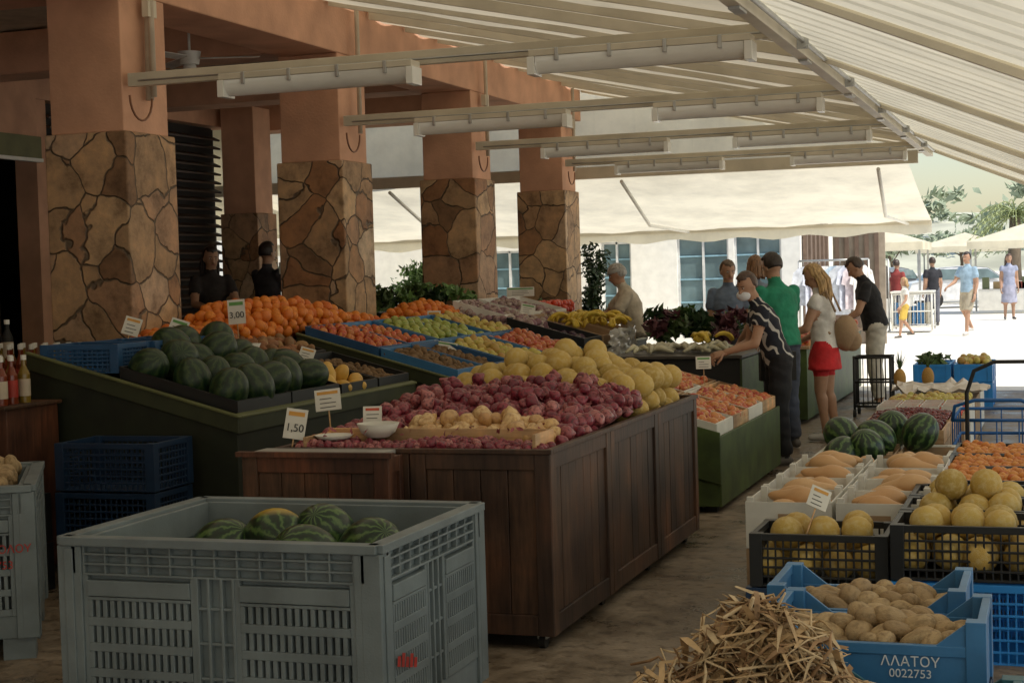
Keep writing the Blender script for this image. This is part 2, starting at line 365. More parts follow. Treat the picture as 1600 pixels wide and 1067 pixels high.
a=MB()
a.box(-10.9,-10.6,-14,11.0,0,4.12,STUCCO); a.box(-10.9,-10.6,11.0,15.0,3.3,4.12,STUCCO); a.box(-10.9,-10.6,15.0,19.4,3.72,4.12,STUCCO)
a.box(-10.9,-10.62,15.0,15.2,0,3.72,STUCCO)
a.build('facade_wall',b)
a=MB(); a.box(-10.66,-10.55,11.0,15.0,3.06,3.298,M('olive_lintel',(.14,.14,.05),.6)); a.box(-10.6,-10.53,11,15,3.02,3.058,WHITEP); a.build('lintel',b)
a=MB()
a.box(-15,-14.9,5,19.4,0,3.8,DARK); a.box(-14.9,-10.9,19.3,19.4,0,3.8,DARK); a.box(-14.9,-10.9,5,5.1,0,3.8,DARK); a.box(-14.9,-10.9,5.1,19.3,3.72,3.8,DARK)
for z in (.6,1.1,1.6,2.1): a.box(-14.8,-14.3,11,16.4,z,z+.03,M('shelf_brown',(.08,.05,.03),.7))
a.build('shop_interior',b)
a=MB(); SL=M('brown_slats',(.055,.032,.02),.6,var=.4,scale=3)
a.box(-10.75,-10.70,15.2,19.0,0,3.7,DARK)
z=.1
while z<3.6:
    T=Matrix.Translation((-10.62,17.1,z))@Matrix.Rotation(math.radians(R(18,26)),4,'Y'); a.box(-.05,.05,-1.9,1.9,-.012,.012,SL,T); z+=.115
a.build('slatted_shutter',b)
a=MB(); SB=[M('jar_%d'%i,c,.4) for i,c in enumerate([(.25,.05,.03),(.3,.2,.08),(.12,.14,.06),(.3,.27,.2)])]
for (x0,zz) in ((-14.45,(.63,1.13,1.63,2.13)),(-11.3,(.9,1.35,1.8))):
    for z in zz:
        y=11.2
        while y<(16.2 if x0<-14 else 14.8):
            h=R(.12,.3); a.cyl((x0,y,z),(x0,y,z+h),.045,.04,random.choice(SB),8); y+=R(.1,.22)
for z in (.9,1.35,1.8): a.box(-11.5,-11.1,11.1,14.9,z-.03,z,M('shelf_brown',(.08,.05,.03),.7))
for y in (11.1,12.95,14.86): a.box(-11.5,-11.1,y,y+.04,0,2.2,M('shelf_brown',(.08,.05,.03),.7))
a.build('jars_on_shelves')
FANM=M('fan_enamel',(.7,.7,.66),.35)
f=empty('ceiling_fan'); a=MB(); fc=Vector((-7.08,12.25,3.60))
a.cyl(fc+Vector((0,0,.52)),fc,.012,.012,FANM,8); a.cyl(fc+Vector((0,0,.04)),fc-Vector((0,0,.07)),.10,.08,FANM,16); a.ell(fc-Vector((0,0,.1)),.06,.06,.05,FANM)
for k in range(3):
    T=Matrix.Translation(fc)@Matrix.Rotation(k*2.094+.35,4,'Z')@Matrix.Rotation(.2,4,'X'); a.box(.09,.60,-.055,.055,-.02,-.012,FANM,T)
a.build('fan_body',f)
a=MB()
for v in CV:
    a.tube([(-5.95,v+.3,4.1),(-5.95,v+.3,2.95)],.022,CC); a.box(-5.99,-5.94,v+.25,v+.36,3.5,3.62,CREAM)
    pts=[(-5.93+.0,v+.1+.14*math.cos(t),2.93-.16*math.sin(t)) for t in [i*math.pi/10 for i in range(11)]]
    a.tube(pts,.008,M('cable_brown',(.22,.09,.04),.5),6)
a.tube([(-5.99,9.8,2.93),(-5.99,9.85,4.1)],.03,CC)
a.build('conduit_pipes')
# ---------------------------------------------------------------- pergola
RU,RZ=-1.56,3.06
VS=-13  # canopy lengthened unseen behind the camera to dim frontal sky light
p=empty('awning_pergola'); a=MB()
BV=[-4,-.8,2.6,6.05]+[v+.05 for v in CV]
for v in BV: 
    a.box(-6.0,RU-.03,v,v+.06,3.0,3.09,CREAM)
    a.tube([(-5.9,v-.03,3.03),(RU-.05,v-.03,3.03)],.008,STEEL,6)
a.box(RU-.03,RU+.05,VS+1,20.9,2.97,3.11,CREAM)
a.build('frame_beams',p,bevel=.004)
a=MB()
a.tube([(RU+.085,VS+1,3.02),(RU+.085,20.8,3.02)],.016,STEEL)
v=3.
while v<20.8:
    a.box(RU+.05,RU+.12,v,v+.02,2.97,3.05,STEEL); a.box(RU-.02,RU+.04,v+.5,v+.7,2.955,2.969,STEEL)
    a.cyl((RU+.1,v-.04,2.985),(RU+.1,v+.06,2.985),.012,.012,STEEL,8); v+=2.3
a.build('roller_hardware',p)
a=MB(); vs=[]; fs=[]; nu=14; per=.86; nv=int(34/per*8)
zs=lambda u:4.13+(u+6.02)*(3.14-4.13)/(RU+6.02)
for j in range(nv+1):
    v=VS+j*per/8
    for i in range(nu+1):
        u=-6.02+(RU+6.02)*i/nu; s=abs(math.sin(math.pi*(v-VS)/per))
        vs.append((u,v,zs(u)-.075*s*(1+.3*math.sin(v*5.1))+.02*noise.noise(Vector((u*1.5,v*1.5,0)))))
for j in range(nv):
    for i in range(nu): fs.append((j*(nu+1)+i,j*(nu+1)+i+1,(j+1)*(nu+1)+i+1,(j+1)*(nu+1)+i))
a.add(vs,fs,CREAMF,False); a.build('canopy_sheet',p)
a=MB(); j=0
while VS+j*per<20.9:
    v=VS+j*per
    a.hexa([(-6.0,v-.02,zs(-6)-.10),(RU,v-.02,zs(RU)-.10),(RU,v+.02,zs(RU)-.10),(-6.0,v+.02,zs(-6)-.10),(-6.0,v-.02,zs(-6)-.02),(RU,v-.02,zs(RU)-.02),(RU,v+.02,zs(RU)-.02),(-6.0,v+.02,zs(-6)-.02)],CREAM); j+=1
a.build('canopy_bars',p)
a=MB(); vs=[];fs=[]; zo=lambda u:3.08-.42*(u-RU); prof=[(0,0),(.24,0),(.27,.04),(.33,.04),(.36,0)]; per2=.36
cols=[]
k=0
while VS+k*per2<20.9:
    for (dv,dz) in prof[:-1]: cols.append((VS+k*per2+dv,dz))
    k+=1
us=[RU+.06,RU+1,0.3,1.9]
for (v,dz) in cols:
    for u in us: vs.append((u,v,zo(u)+dz))
n=len(us)
for j in range(len(cols)-1):
    for i in range(n-1): fs.append((j*n+i,j*n+i+1,(j+1)*n+i+1,(j+1)*n+i))
a.add(vs,fs,CREAMF2); a.build('outer_sheet',p)
a=MB(); 
for v in [-10,-5,0.5,4,7.4,10.9,14.3,17.7,20.6]:
    a.hexa([(RU+.06,v,zo(RU)-.07),(1.9,v,zo(1.9)-.07),(1.9,v+.05,zo(1.9)-.07),(RU+.06,v+.05,zo(RU)-.07),(RU+.06,v,zo(RU)-.04),(1.9,v,zo(1.9)-.01),(1.9,v+.05,zo(1.9)-.01),(RU+.06,v+.05,zo(RU)-.01)],CREAM)
a.box(1.85,1.93,VS,20.9,zo(1.9)-.1,zo(1.9)+.0,CREAM)
for v in (-12,-2.5,6,13.5,20.7): a.box(1.86,1.92,v,v+.06,0,zo(1.9)-.1,CREAM)
a.build('outer_rafters',p)
DIFF=M('fixture_diffuser',(.80,.79,.73),.2,var=.05)
fl=[(0,-2.37,0),(0,-4.5,0),(1,-2.45,0),(1,-4.55,0),(2,-2.45,0),(2,-4.5,0),(3,-2.4,0),(3,-4.6,0)]
for (i,u,_) in fl:
    v=CV[i]-.10; e=empty('fluorescent_light_fixture'); a=MB()
    a.box(u-.68,u+.68,v-.075,v+.075,2.965,3.005,CREAM)
    prof=[(math.cos(t)*.07,-math.sin(t)*.10) for t in [k*math.pi/8 for k in range(9)]]
    vs=[(u-.64,v+q[0],2.963+q[1]) for q in prof]+[(u+.64,v+q[0],2.963+q[1]) for q in prof]
    a.add(vs,[(k,k+1,9+k+1,9+k) for k in range(8)]+[tuple(range(9)),tuple(range(17,8,-1))],DIFF,True)
    a.box(u-.69,u-.642,v-.078,v+.078,2.855,2.964,DIFF); a.box(u+.642,u+.69,v-.078,v+.078,2.855,2.964,DIFF)
    for k in (-.5,-.17,.17,.5): a.box(u+k-.012,u+k+.012,v-.082,v+.082,2.93,3.01,STEEL)
    a.build('housing',e,bevel=.004)
p=empty('rear_drop_awning'); a=MB(); vs=[];fs=[];nu=40;nv=10
for j in range(nv+1):
    t=j/nv
    for i in range(nu+1):
        u=-13+(13-1.85)*i/nu; vs.append((u,21.0+4.1*t,2.98-.72*t-.05*math.sin(math.pi*t)+.02*math.sin(i*1.3+t)))
for j in range(nv):
    for i in range(nu): fs.append((j*(nu+1)+i,j*(nu+1)+i+1,(j+1)*(nu+1)+i+1,(j+1)*(nu+1)+i))
a.add(vs,fs,CREAMF3,True)
vs=[(-13+(11.15)*i/60,25.1,2.25-(.16+.03*math.sin(i*1.1) if k else 0)) for k in (0,1) for i in range(61)]
a.add(vs,[(i,i+1,61+i+1,61+i) for i in range(60)],CREAMF3); a.build('sheet',p)
a=MB(); a.box(-13,-1.85,25.05,25.12,2.22,2.27,CREAM); a.box(-13,-1.7,20.93,21.02,2.9,3.06,CREAM)
for u in (-2.2,-5.6,-9.0): a.tube([(u,21.0,2.85),(u-.12,23,2.3),(u,25.05,2.23)],.025,WHITEP); 
a.build('arms_and_bars',p)
a=MB(); vs=[];fs=[]
for k in range(2):
    for i in range(61):
        u=-13+(RU+13)*i/60; zt=4.3 if u<-6 else zs(u)
        vs.append((u,20.97+.03*math.sin(i*.9),3.02 if k==0 else max(3.06,zt)))
a.add(vs,[(i,i+1,61+i+1,61+i) for i in range(60)],CREAMF3); a.build('gable_curtain',p)
for (u0,u1,v0,v1,z0,z1) in [(-20,-11.2,20,24,3.9,2.6),(-16,-7,26.5,29.5,3.3,2.75)]:
    a=MB(); a.add([(u0,v0,z0),(u1,v0,z0),(u1,v1,z1),(u0,v1,z1)],[(0,1,2,3)],CREAMF3); a.add([(u0,v1,z1),(u1,v1,z1),(u1,v1+.01,z1-.25),(u0,v1+.01,z1-.25)],[(0,1,2,3)],CREAMF3); a.build('shop_awning')
# ---------------------------------------------------------------- white building at the back
b=empty('white_shop_building')
a=MB(); V0=30.0
ops=[(-10.7,-10.0,.6,2.1),(-8.45,-7.85,.8,2.2),(-6.95,-5.95,.55,2.3),(-5.85,-4.95,.55,2.3)]
cur=-24
for (u0,u1,z0,z1) in ops:
    a.box(cur,u0,V0,V0+.3,0,4.6,WHITEP); a.box(u0,u1,V0,V0+.3,0,z0,WHITEP); a.box(u0,u1,V0,V0+.3,z1,4.6,WHITEP); cur=u1
a.box(cur,-4.6,V0,V0+.3,0,4.6,WHITEP); a.box(-4.9,-4.6,V0+.3,V0+9,0,4.6,WHITEP)
a.box(-24,-4.9,V0+3,V0+3.2,0,4.6,WHITEP); a.box(-24,-4.55,V0-.1,V0+9,4.601,4.75,WHITEP)
a.build('walls',b)
a=MB(); FR=M('window_frame',(.62,.62,.6),.4)
for (u0,u1,z0,z1) in ops:
    a.box(u0,u1,V0+.12,V0+.13,z0,z1,GLASS)
    for u in (u0,(u0+u1)/2-.02,u1-.04): a.box(u,u+.04,V0+.06,V0+.118,z0,z1,FR)
    a.box(u0+.04,u1-.04,V0+.06,V0+.118,z0,z0+.04,FR); a.box(u0+.04,u1-.04,V0+.06,V0+.118,z1-.04,z1,FR)
    for k in range(1,4): z=z0+(z1-z0)*k/4; a.box(u0+.04,u1-.04,V0+.09,V0+.117,z,z+.03,M('shelf_blue',(.25,.42,.5),.4))
a.build('windows',b)
a=MB()
for i in range(11): a.box(-4.58,-4.5+.03*(i%2),V0+.2+i*.28,V0+.34+i*.28,0,3,M('brown_shutter',(.15,.10,.07),.7))
a.box(-4.45,-3.4,V0+3.4,V0+3.5,0,2.6,M('beige_panel',(.33,.27,.2),.8))
for i in range(5): a.box(-4.4+i*.2,-4.32+i*.2,V0+3.33,V0+3.398,0,2.6,M('brown_shutter',(.15,.10,.07),.7))
a.build('shutters',b)
def bush(name,u,v,z0,z1,rad,mat,n=900,ls=.07,pot=True):
    a=MB()
    if pot: a.cyl((u,v,0),(u,v,z0),rad*.5,rad*.62,M('terracotta',(.35,.15,.08),.8),16)
    for k in range(9): 
        q=(u+R(-.5,.5)*rad,v+R(-.5,.5)*rad,R(z0+.2*(z1-z0),z1-.15)); a.tube([(u,v,z0-.02),((u+q[0])/2,(v+q[1])/2,(z0+q[2])/2+.05),q],[.02,.012,.005],M('bark',(.12,.09,.06),.9),5)
        leaves(a,q,(rad*.6,rad*.6,(z1-z0)*.28),n//9,ls,mat,.2)
    a.build(name)
LEAFB=M('bright_leaf_green',(.12,.22,.06),.5,var=.5,scale=9)
bush('potted_bush',-9.0,22.6,.6,1.85,.75,LEAFB,1300)
bush('potted_bush',-10.0,23.3,.6,1.6,.7,LEAFB,900)
bush('climbing_ivy_plant',-6.15,21.4,.7,2.05,.3,LEAFD,1300,.05)
bush('potted_bush',-13.5,25,.6,1.9,.8,LEAF,900)
# ---------------------------------------------------------------- far market stalls, cars, racks
def tent(u,v,w,d,z0,z1,col=WHITEP):
    a=MB()
    for x in (u-w/2,u+w/2):
        for y in (v-d/2,v+d/2): a.box(x-.03,x+.03,y-.03,y+.03,0,z0,STEEL)
    c=[(u-w/2-.1,v-d/2-.1,z0),(u+w/2+.1,v-d/2-.1,z0),(u+w/2+.1,v+d/2+.1,z0),(u-w/2-.1,v+d/2+.1,z0),(u,v,z1)]
    a.add(c,[(0,1,4),(1,2,4),(2,3,4),(3,0,4)],CREAMF3)
    lo=[(x,y,z-.22) for (x,y,z) in c[:4]]; a.add(c[:4]+lo,[(0,1,5,4),(1,2,6,5),(2,3,7,6),(3,0,4,7)],CREAMF3)
    a.box(u-w/2+.2,u+w/2-.2,v-d/2+.2,v-d/2+.9,.7,.75,WHITE); a.box(u-w/2+.2,u+w/2-.2,v-d/2+.2,v-d/2+.22,.1,.7,WHITE)
    for i in range(14):
        x=u+R(-w/2+.3,w/2-.5); a.box(x,x+.2,v-d/2+.3,v-d/2+.7,.752,.752+R(.1,.4),random.choice(SB))
    a.build('market_tent')
for (u,v,w) in [(-5.2,47,3.0),(-1.0,52,3.2),(2.6,54,3.2),(-8.5,50,3.2),(-3.6,66,3.4)]: tent(u,v,w,3,2.2,2.75)
def car(u,v,ang,col,name='parked_car'):
    e=empty(name); T=Matrix.Translation((u,v,0))@Matrix.Rotation(ang,4,'Z')
    prof=[(-2.1,.3),(-2.15,.65),(-2.05,.9),(-1.55,.98),(-1.1,1.4),(-.1,1.46),(.6,1.38),(1.15,.98),(1.9,.86),(2.1,.65),(2.1,.3)]
    a=MB(); n=len(prof); vs=[]
    for y,k in ((-.82,0),(-.86,.0),(.86,0),(.82,0)):
        for (x,z) in prof: vs.append(T@Vector((x,(y*(.82 if z>1.1 else 1)),z)))
    fs=[(j*n+i,j*n+(i+1)%n,(j+1)*n+(i+1)%n,(j+1)*n+i) for j in range(3) for i in range(n)]+[tuple(range(n))[::-1],tuple(3*n+i for i in range(n))]
    a.add(vs,fs,col)
    for s in (-1,1):
        a.add([T@Vector((x,s*.875,z)) for x,z in [(-1.5,1.0),(-1.05,1.36),(.55,1.34),(1.05,1.0)]],[(0,1,2,3)],GLASS)
    a.add([T@Vector(q) for q in [(-1.56,-.7,1.0),(-1.56,.7,1.0),(-1.14,.6,1.37),(-1.14,-.6,1.37)]],[(0,1,2,3)],GLASS)
    a.add([T@Vector(q) for q in [(1.17,-.7,1.0),(1.17,.7,1.0),(.66,.6,1.36),(.66,-.6,1.36)]],[(0,1,2,3)],GLASS)
    a.build('bodywork',e,bevel=.03)
    a=MB()
    for x in (-1.3,1.3):
        for s in (-1,1): a.cyl(T@Vector((x,s*.7,.31)),T@Vector((x,s*.9,.31)),.31,.31,BLACK,18); a.cyl(T@Vector((x,s*.9,.31)),T@Vector((x,s*.92,.31)),.18,.17,STEEL,14)
    a.build('wheels',e)
car(-3.2,58.5,.3,M('white_car_paint',(.7,.7,.7),.25)); car(-6.5,64,1.2,M('grey_car_paint',(.2,.22,.25),.25)); car(1.2,62,.1,M('white_car_paint',(.7,.7,.7),.25))
def rack(u,v,w,cols,name='clothes_rack',H=1.72):
    e=empty(name); a=MB()
    for x in (u-w/2,u+w/2): a.tube([(x,v,0),(x,v,H)],.018,STEEL); a.tube([(x,v-.25,.03),(x,v+.25,.03)],.018,STEEL)
    a.tube([(u-w/2,v,H),(u+w/2,v,H)],.018,STEEL); a.build('frame',e)
    a=MB(); x=u-w/2+.08; i=0; hz=H-1.72
    while x<u+w/2-.05:
        m=M('garment_%d'%(i%len(cols))+name+'%.2f'%cols[0][0],cols[i%len(cols)],.85,var=.25,scale=12); y=v-.03-.02*(i%3)
        sh=[(-.07,1.62),(.07,1.62),(.24,1.52),(.30,1.30),(.22,1.28),(.20,1.40),(.21,.86),(-.21,.86),(-.20,1.40),(-.22,1.28),(-.30,1.30),(-.24,1.52)]
        k=.75; an=R(.2,1.0); lo=R(-.1,.12)
        f=[(x+sx*k*math.cos(an),y+sx*k*math.sin(an),z+hz+(lo if z<1 else 0)) for sx,z in sh]; bb=[(p[0]+.01,p[1]+.03,p[2]) for p in f]; n=len(f)
        a.add(f+bb,[tuple(range(n)),tuple(range(2*n-1,n-1,-1))]+[(j,(j+1)%n,n+(j+1)%n,n+j) for j in range(n)],m)
        a.tube([(x,y,1.62+hz),(x,v,1.74+hz)],.004,STEEL,4); x+=R(.1,.16); i+=1
    a.build('garments',e)
rack(-3.75,28.2,1.2,[(.7,.72,.75),(.6,.62,.7),(.7,.6,.62),(.75,.72,.68),(.5,.6,.68)])
rack(-4.9,39,2.0,[(.04,.03,.04),(.10,.04,.035),(.06,.07,.08),(.1,.08,.06),(.16,.14,.12)])
a=MB(); u0,u1,v0,v1=-3.75,-2.85,38.2,39.1
for x in (u0,u1):
    for y in (v0,v1): a.tube([(x,y,.06),(x,y,.95)],.02,WHITE)
for z in (.15,.5,.9): a.tube([(u0,v0,z),(u1,v0,z),(u1,v1,z),(u0,v1,z),(u0,v0,z)],.016,WHITE)
for i in range(12):
    x=u0+(u1-u0)*i/11; a.tube([(x,v0,.15),(x,v0,.9)],.007,WHITE,5); y=v0+(v1-v0)*i/11; a.tube([(u0,y,.15),(u0,y,.9)],.007,WHITE,5)
a.box(u0+.02,u1-.02,v0+.02,v1-.02,.14,.16,WHITE); a.box(u0-.03,u1+.03,v0-.03,v1+.03,.93,.97,WHITE)
for i in range(8): a.box(u0+.05+i*.1,u0+.13+i*.1,v0+.1,v0+.5,.2,R(.4,.75),random.choice(SB+[BLUEPL,WHITE]))
a.build('white_wire_cart')
# ---------------------------------------------------------------- grey pallet boxes
def slots(mb,o,ax,nrm,w,z0,z1,rows,cols,m,t=.012):
    o=Vector(o);ax=Vector(ax);nrm=Vector(nrm)
    def bx(a0,a1,b0,b1):
        pts=[]
        for z in (b0,b1):
            for (s,d) in ((a0,0),(a1,0),(a1,t),(a0,t)): q=o+ax*s+nrm*d; pts.append((q.x,q.y,z))
        mb.hexa(pts,m)
    rh=(z1-z0)/rows; sw=w/cols; gap=rh*.34
    for r in range(rows):
        b=z0+r*rh; bx(0,w,b,b+gap)
        for c in range(cols): bx(c*sw,c*sw+sw*.58,b+gap,b+rh)
    bx(0,w,z1,z1+.012)
def pallet_box(name,u0,v0,w,d,h):
    e=empty(name); a=MB(); u1=u0+w;v1=v0+d; t=.03; G=GREYPL
    zl=h-.13
    sides=[((u0,v0,0),(1,0,0),(0,-1,0),w),((u1,v0,0),(0,1,0),(1,0,0),d),((u1,v1,0),(-1,0,0),(0,1,0),w),((u0,v1,0),(0,-1,0),(-1,0,0),d)]
    for (o,ax,nr,L_) in sides:
        o=Vector(o);ax=Vector(ax);nr=Vector(nr)
        def bx(a0,a1,d0,d1,z0,z1,m=G):
            pts=[]
            for z in (z0,z1):
                for (s,dd) in ((a0,d1),(a1,d1),(a1,d0),(a0,d0)): q=o+ax*s+nr*dd; pts.append((q.x,q.y,z))
            mb=a; mb.hexa(pts,m)
        bx(.0,L_-.0,-.075+.0,-.055,zl+.002,h-.012)
        bx(.01,L_-.01,-.055,-.03,zl,h-.02)
        for k,zz in enumerate((zl-.004,zl+.032,zl+.066)): bx(.10,L_-.10,-.03,-.006,zz,zz+.008)
        n=int((L_-.2)/.085)
        for i in range(n+1): s=.1+(L_-.2)*i/n; bx(s-.004,s+.004,-.03,-.008,zl-.002,h-.03)
        bx(.012,L_-.012,-.05,.008,h-.03,h)
        bx(.0,.095,-.07,0,.1,h-.031); bx(L_-.095,L_-.002,-.07,-.001,.1,h-.032)
        bx(.03,.065,0,.006,.1,h-.04); 
        bx(.095,L_-.095,-.045,-.012,.1,.2)
        c=L_/2; bx(c-.075,c+.075,-.05,-.03,.2,zl)
        for s in (-.07,-.025,.025,.07): bx(c+s-.006,c+s+.006,-.03,-.005,.2,zl)
        for zz in (.3,.42,.54): bx(c-.07,c+.07,-.03,-.010,zz,zz+.01)
        pw=(L_-.19-.15)/2
        for s0 in (.095,c+.075):
            bx(s0,s0+.02,-.05,-.008,.2,zl); bx(s0+pw-.02,s0+pw,-.05,-.008,.2,zl)
            bx(s0+.02,s0+pw-.02,-.04,-.002,zl-.075,zl-.02)
            bx(s0+.02,s0+pw-.02,-.05,-.03,zl-.02,zl+.0)
            slots(a,o+ax*(s0+.02)+nr*(-.03),ax,nr,pw-.04,.2,zl-.09,4,14,G,.024)
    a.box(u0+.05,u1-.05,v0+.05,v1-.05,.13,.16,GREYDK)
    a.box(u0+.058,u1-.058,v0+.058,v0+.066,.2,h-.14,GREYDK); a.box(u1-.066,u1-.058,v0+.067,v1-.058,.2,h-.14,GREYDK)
    for x in (u0+.02,u0+w/2-.07,u1-.16):
        for y in (v0+.02,v0+d/2-.07,v1-.16): a.box(x,x+.14,y,y+.14,.0,.128,G)
    a.build('shell',e,bevel=.0025)
    return e
pb=pallet_box('grey_pallet_box',-3.34,4.74,1.23,1.0,.78)
a=MB(); T=Matrix.Translation((-2.1025,4.93,.35))@Matrix.Rotation(-.25,4,'X')
for k in range(5): a.box(0,.0012,-.09+k*.036,-.066+k*.036,-.012,.022+.012*(k%2),REDINK,T)
a.build('red_stand_in_mark',pb)
pb2=pallet_box('grey_pallet_box',-1.23,0,1.23,1.0,.78); pb2.location=(-4.32,5.98,0); pb2.rotation_euler=(0,0,math.radians(33))
text('ΦΡΟΥΤΟ ΜΠΡΟΚΟΛΟΥ',(-.30,-.008,.50),(math.pi/2,0,0),.05,REDINK,pb2); text('ΤΗΛ 22753',(-.22,-.008,.43),(math.pi/2,0,0),.05,REDINK,pb2)
xf=[]
for i in range(4):
    for j in range(3): xf.append(((-3.1+i*.25+R(-.03,.03),4.98+j*.26,.42+R(-.02,.02)),(R(0,6),R(-.6,.6),R(-1,1)),(.125,)*3))
for (u,v,z,rz) in [(-3.04,5.36,.62,.3),(-2.62,5.24,.63,.8),(-2.68,5.52,.66,1.5),(-2.42,5.36,.64,2.8),(-2.9,5.18,.54,1),(-2.36,5.12,.52,2)]:
    xf.append(((u,v,z),(rz,R(-.5,.5),R(-.9,.9)),(.125,)*3))
scatter('watermelons_in_pallet_box',T_WM,xf,WMEL)
scatter('watermelon_with_yellow_spot',T_WM,[((-2.84,5.42,.66),(2.2,.35,.2),(.128,)*3),((-2.52,5.1,.58),(1.2,.7,.5),(.12,)*3)],WMELY)
POTM=FM('potato_skin',[(.30,.20,.10),(.44,.31,.16),(.36,.24,.12)],.75,.3,6,(.16,.10,.045),.35,10)
scatter('potatoes_in_pallet_box',T_POT,fill(-1.13,-.1,.1,.9,lambda u,v:.70+.06*math.sin(v*3),.042),POTM,pb2)
# ---------------------------------------------------------------- wooden display tables
def wpanel(mb,o,ax,nr,L_,z0,z1,mats,pl=.115):
    o=Vector(o);ax=Vector(ax);nr=Vector(nr)
    def bx(a0,a1,d0,d1,b0,b1,m):
        pts=[]
        for z in (b0,b1):
            for (s,dd) in ((a0,d1),(a1,d1),(a1,d0),(a0,d0)): q=o+ax*s+nr*dd; pts.append((q.x,q.y,z))
        mb.hexa(pts,m)
    e_=min(.075,L_*.25)
    bx(.003,e_,-.03,.0,z0,z1,random.choice(mats)); bx(L_-e_,L_-.003,-.03,0,z0,z1,random.choice(mats))
    bx(e_+.001,L_-e_-.001,-.03,-.003,z0,z0+.09,random.choice(mats)); bx(e_+.001,L_-e_-.001,-.03,-.003,z1-.07,z1,random.choice(mats))
    n=max(1,round((L_-2*e_)/pl)); w=(L_-2*e_)/n
    for i in range(n): bx(e_+i*w+.0015,e_+(i+1)*w-.0015,-.032,-.014-R(0,.003),z0+.09,z1-.07,random.choice(mats))
def wtable(name,u0,u1,v0,v1,z1,mats,mods_side,mods_front,lip=True,z0=.07):
    e=empty(name); a=MB(); L_=(v1-v0)/mods_side
    for i in range(mods_side):
        wpanel(a,(u1,v0+i*L_,0),(0,1,0),(1,0,0),L_,z0,z1,mats); wpanel(a,(u0,v0+(i+1)*L_,0),(0,-1,0),(-1,0,0),L_,z0,z1,mats)
    F=(u1-u0)/mods_front
    for i in range(mods_front):
        wpanel(a,(u0+i*F,v0-.001,0),(1,0,0),(0,-1,0),F,z0,z1,mats); wpanel(a,(u0+(i+1)*F,v1+.001,0),(-1,0,0),(0,1,0),F,z0,z1,mats)
    a.box(u0+.035,u1-.035,v0+.035,v1-.035,z1-.06,z1-.035,mats[0])
    if lip:
        for (x0,x1,y0,y1) in [(u0-.008,u1+.008,v0-.01,v0+.025),(u0-.008,u1+.008,v1-.025,v1+.01),(u0-.008,u0+.025,v0+.026,v1-.026),(u1-.025,u1+.008,v0+.026,v1-.026)]:
            a.box(x0,x1,y0,y1,z1+.001,z1+.022,mats[0])
    a.build('carcass',e,bevel=.003)
    a=MB()
    for x in (u0+.08,u1-.08):
        ys=[v0+.08+(v1-v0-.16)*k/mods_side for k in range(mods_side+1)] if v1-v0>.4 else [(v0+v1)/2]
        for y in ys:
            a.cyl((x-.014,y,.032),(x+.014,y,.032),.032,.032,BLACK,14); a.box(x-.022,x+.022,y-.02,y+.02,.045,.072,STEEL)
    a.build('casters',e); return e
wtable('wooden_display_table',-3.42,-2.1,6.56,9.5,.865,WD,3,2)
wtable('small_wooden_cabinet',-3.5,-2.78,6.38,6.54,.865,[WDRED,WD[1],WDRED],1,1,lip=False,z0=.03)
a=MB(); a.box(-3.46,-2.82,6.4,6.55,.867,.885,M('grey_zinc_top',(.30,.29,.27),.5,var=.25)); a.box(-3.52,-2.76,6.36,6.398,.866,.888,WDRED); a.build('worn_cabinet_top')
zo_=lambda u,v:.868+.085*max(0,min(1,(v-6.9)/1.2))+gauss(u,v,-2.75,7.9,.5,.6,.05)-.03*max(0,(u+2.3)/.2)+.018*noise.noise(Vector((u*5,v*5,0)))
a=MB(); a.box(-3.3,-2.2,6.87,6.885,.862,.945,PINE); a.box(-3.3,-3.285,6.6,6.869,.862,.93,PINE); a.box(-2.2,-2.185,6.62,6.89,.862,.945,PINE); a.build('pine_divider_crate',bevel=.002)
a=MB()
for (x0,x1,y0,y1,f0) in [(-3.38,-2.14,6.9,8.35,0)]:
    n=12; vs=[(x0+(x1-x0)*i/n,y0+(y1-y0)*j/n,zo_(x0+(x1-x0)*i/n,y0+(y1-y0)*j/n)-.012) for j in range(n+1) for i in range(n+1)]
    a.add(vs,[(j*(n+1)+i,j*(n+1)+i+1,(j+1)*(n+1)+i+1,(j+1)*(n+1)+i) for j in range(n) for i in range(n)],M('onion_skin_litter',(.12,.03,.035),.8,var=.5,scale=30),True)
a.build('onion_skin_layer')
REDON=FM('red_onion',[(.16,.018,.035),(.30,.045,.07),(.20,.025,.04),(.46,.17,.16),(.25,.03,.05)],.33,.5,7,(.08,.01,.02),.2,8)
YELON=FM('yellow_onion',[(.60,.36,.13),(.74,.54,.28),(.48,.25,.09)],.35,.4,7,(.38,.19,.07),.15)
xf=[x for x in fill(-3.36,-2.13,6.9,8.4,zo_,.034,2,.55,.28,pack=.95)]
xf+=[((R(-3.2,-2.3),v:=R(7.0,8.3),zo_(-2.7,v)+.06+R(0,.02)),(R(0,6),R(-3,3),R(-3,3)),(.034*R(.8,1.2),)*3) for i in range(90)]
ye=[x for x in xf if 6.9<x[0][1]<7.22 and -2.95<x[0][0]<-2.2 and (x[0][1]-6.9)<.35*(1-((x[0][0]+2.55)/.42)**2)+.05]
yi=set(id(x) for x in ye)
scatter('red_onion_pile',T_ONION,[x for x in xf if id(x) not in yi],REDON)
scatter('yellow_onion_pile',T_ONION,[(x[0],x[1],tuple(s*1.25 for s in x[2])) for x in ye],YELON)
scatter('shallot_pile',T_ONION,fill(-3.36,-2.14,6.6,6.86,lambda u,v:.868+.01*math.sin(u*9),.020,2,.5,.3),REDON)
a=MB(); OS=M('loose_onion_skin',(.30,.08,.08),.6,var=.4)
for i in range(160):
    u=R(-3.3,-2.2);v=R(6.65,8.3); leaves(a,(u,v,zo_(u,v)+.075),(.01,.01,.004),1,.02,OS,.2)
